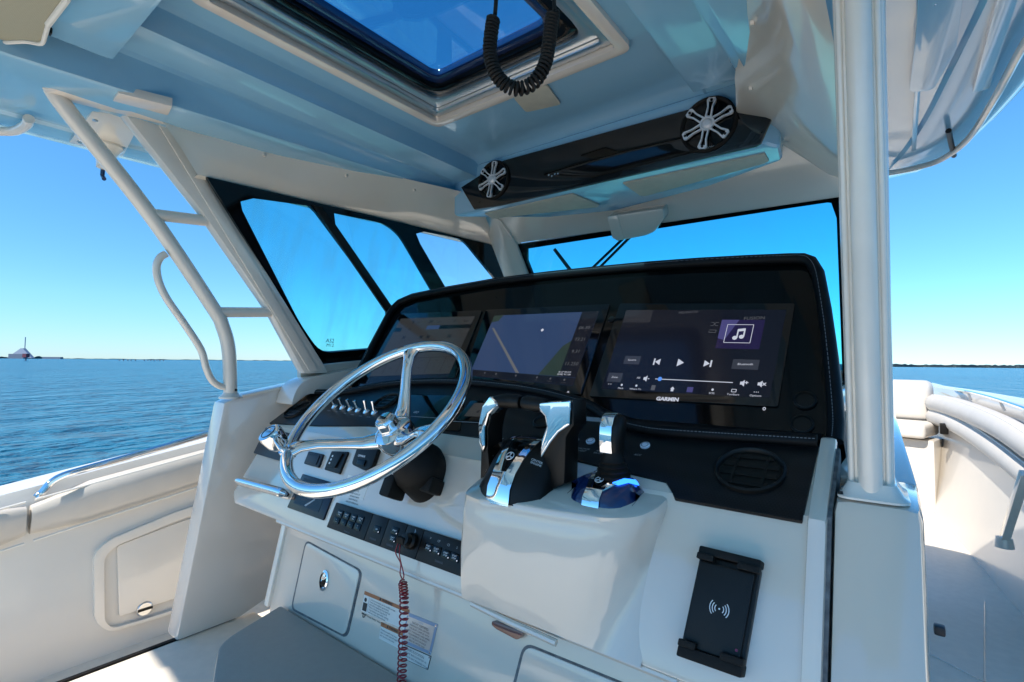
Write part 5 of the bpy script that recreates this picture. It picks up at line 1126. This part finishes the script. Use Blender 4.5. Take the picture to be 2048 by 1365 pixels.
for y_, z_, w_, l_ in ((0, .036, .016, .016), (0, .05, .018, .021), (.001, .07, .019, .023), (.003, .088, .019, .022), (.006, .102, .017, .018), (.008, .108, .010, .010)):
    c_ = jb + Vector((0, y_, z_)); rings.append([c_ + Vector((w_ * math.copysign(abs(math.cos(a)) ** .6, math.cos(a)), l_ * math.copysign(abs(math.sin(a)) ** .6, math.sin(a)), 0)) for a in [k * math.pi / 12 for k in range(24)]])
MB().loft(rings).build('handle', 'black', js, angle=60)
rg = []
for y_, z_, l_ in ((-.0225, .042, 0), (-.0245, .055, 0), (-.0255, .07, 0), (-.0235, .088, 0), (-.015, .1045, 0), (-.004, .110, 0), (.006, .1115, 0)):
    c_ = jb + Vector((-.003, y_, z_)); rg.append([c_ + Vector((-.0115, 0, 0)), c_ + Vector((.0115, 0, 0)), c_ + Vector((.0115, .004, -.003)), c_ + Vector((-.0115, .004, -.003))])
MB().loft(rg).build('handle_trim', 'chrome', js, bevel=.001)

# ================================================================== starboard roof post
rp = thing('roof_post', 'white double tube roof post standing on the console shoulder', 'post')
PB = Vector((-.036, .895, .765)); PT = Vector((-.034, .76, 1.66))
def psec(c, w_, dpt):
    body = rnd([(-w_, -dpt * .35), (w_, -dpt * .35), (w_ * .96, dpt * .7), (-w_ * .96, dpt * .7)], .012, 4)
    return [c + Vector((a, b, 0)) for a, b in body]
MB().loft([psec(PB.lerp(PT, k / 10), .0275 + .002 * k / 10, .05) for k in range(11)]).build('extrusion', 'paint', rp, angle=70)
MB().tube([PB.lerp(PT, k / 10) + Vector((.0, -.020, 0)) for k in range(11)], .0150, 24).build('front_tube', 'paint', rp, angle=80)
MB().tube([PB.lerp(PT, k / 10) + Vector((-.0215, -.016, 0)) for k in range(11)], .004, 10).build('track_bead', 'paint', rp, angle=80)
MB().tube([PB.lerp(PT, k / 10) + Vector((.0205, -.016, 0)) for k in range(11)], .004, 10).build('track_bead', 'paint', rp, angle=80)
bf = frame(PB - Vector((0, 0, .001)), (1, 0, 0), (0, 1, 0))
bpts = rnd([(-.040, -.046), (.045, -.042), (.040, .08), (-.036, .08)], .022)
MB().loft([[W(bf, p, 0) for p in bpts], [W(bf, p, .003) for p in bpts], [W(bf, Vector(p) * .86, .008) for p in bpts], [W(bf, Vector((p[0] * .68, p[1] * .70)), .022) for p in bpts]]).build('base_flange', 'paint', rp, angle=50)
MB().lathe(bf, (-.034, -.045), [(.0035, .006), (.003, .010), (.0004, .0105)], 10).build('screw', 'black', rp)

# ================================================================== coiled microphone cord
cd = thing('coiled_cord', 'black coiled microphone cord looping down from the roof', 'cord')
TD = .62
ends = [(-0.3857,0.4571,1.4741), (-0.3871,0.4587,1.4246), (-0.3871,0.4601,1.3998), (-0.3885,0.4601,1.3812), (-0.3293,0.5007,1.4748), (-0.3303,0.5028,1.4252), (-0.3303,0.5041,1.4005), (-0.3301,0.5051,1.3869)]
ax = [Vector(q) for q in ((-0.3900,0.4591,1.3775), (-0.3929,0.4580,1.3564), (-0.3943,0.4582,1.3347), (-0.3908,0.4621,1.3130), (-0.3827,0.4692,1.2977), (-0.3706,0.4790,1.2898), (-0.3568,0.4895,1.2936), (-0.3468,0.4966,1.3062), (-0.3396,0.5011,1.3248), (-0.3362,0.5025,1.3478), (-0.3339,0.5032,1.3664), (-0.3316,0.5040,1.3844))]
e0_, e1_ = Vector(ends[0]), Vector(ends[4])
ends = [(e0_.x, e0_.y, 1.70)] + list(ends[0:4]) + [(e1_.x, e1_.y, 1.70)] + list(ends[4:8])
MB().tube(smooth_path([Vector(q) for q in ends[0:5]], 4), .0026, 8).build('lead', 'rubber', cd); MB().tube(smooth_path([Vector(q) for q in ends[5:10]], 4), .0026, 8).build('lead', 'rubber', cd)
axp = smooth_path(ax, 44); pth = []; turn = 0; up_ = fw.normalized()
acc = 0
for i, p in enumerate(axp):
    t_ = (axp[min(i + 1, len(axp) - 1)] - axp[max(0, i - 1)]).normalized(); b_ = t_.cross(up_).normalized()
    step = (axp[min(i + 1, len(axp) - 1)] - p).length; f_ = i / len(axp)
    pitch = .0042 + .0022 * math.exp(-((f_ - .55) / .16) ** 2)
    turn += 2 * math.pi * step / pitch
    pth.append((p, b_, turn))
dense = []
for (p, b_, t0_), (p2, b2, t1_) in zip(pth, pth[1:]):
    k = max(1, int((t1_ - t0_) / (2 * math.pi / 10)))
    for j in range(k):
        f_ = j / k; q = p.lerp(p2, f_); a = t0_ + (t1_ - t0_) * f_; bb_ = b_.lerp(b2, f_)
        dense.append(q + bb_ * math.cos(a) * .0072 + up_ * math.sin(a) * .0072)
MB().tube(dense, .0022, 6).build('coil', 'rubber', cd)
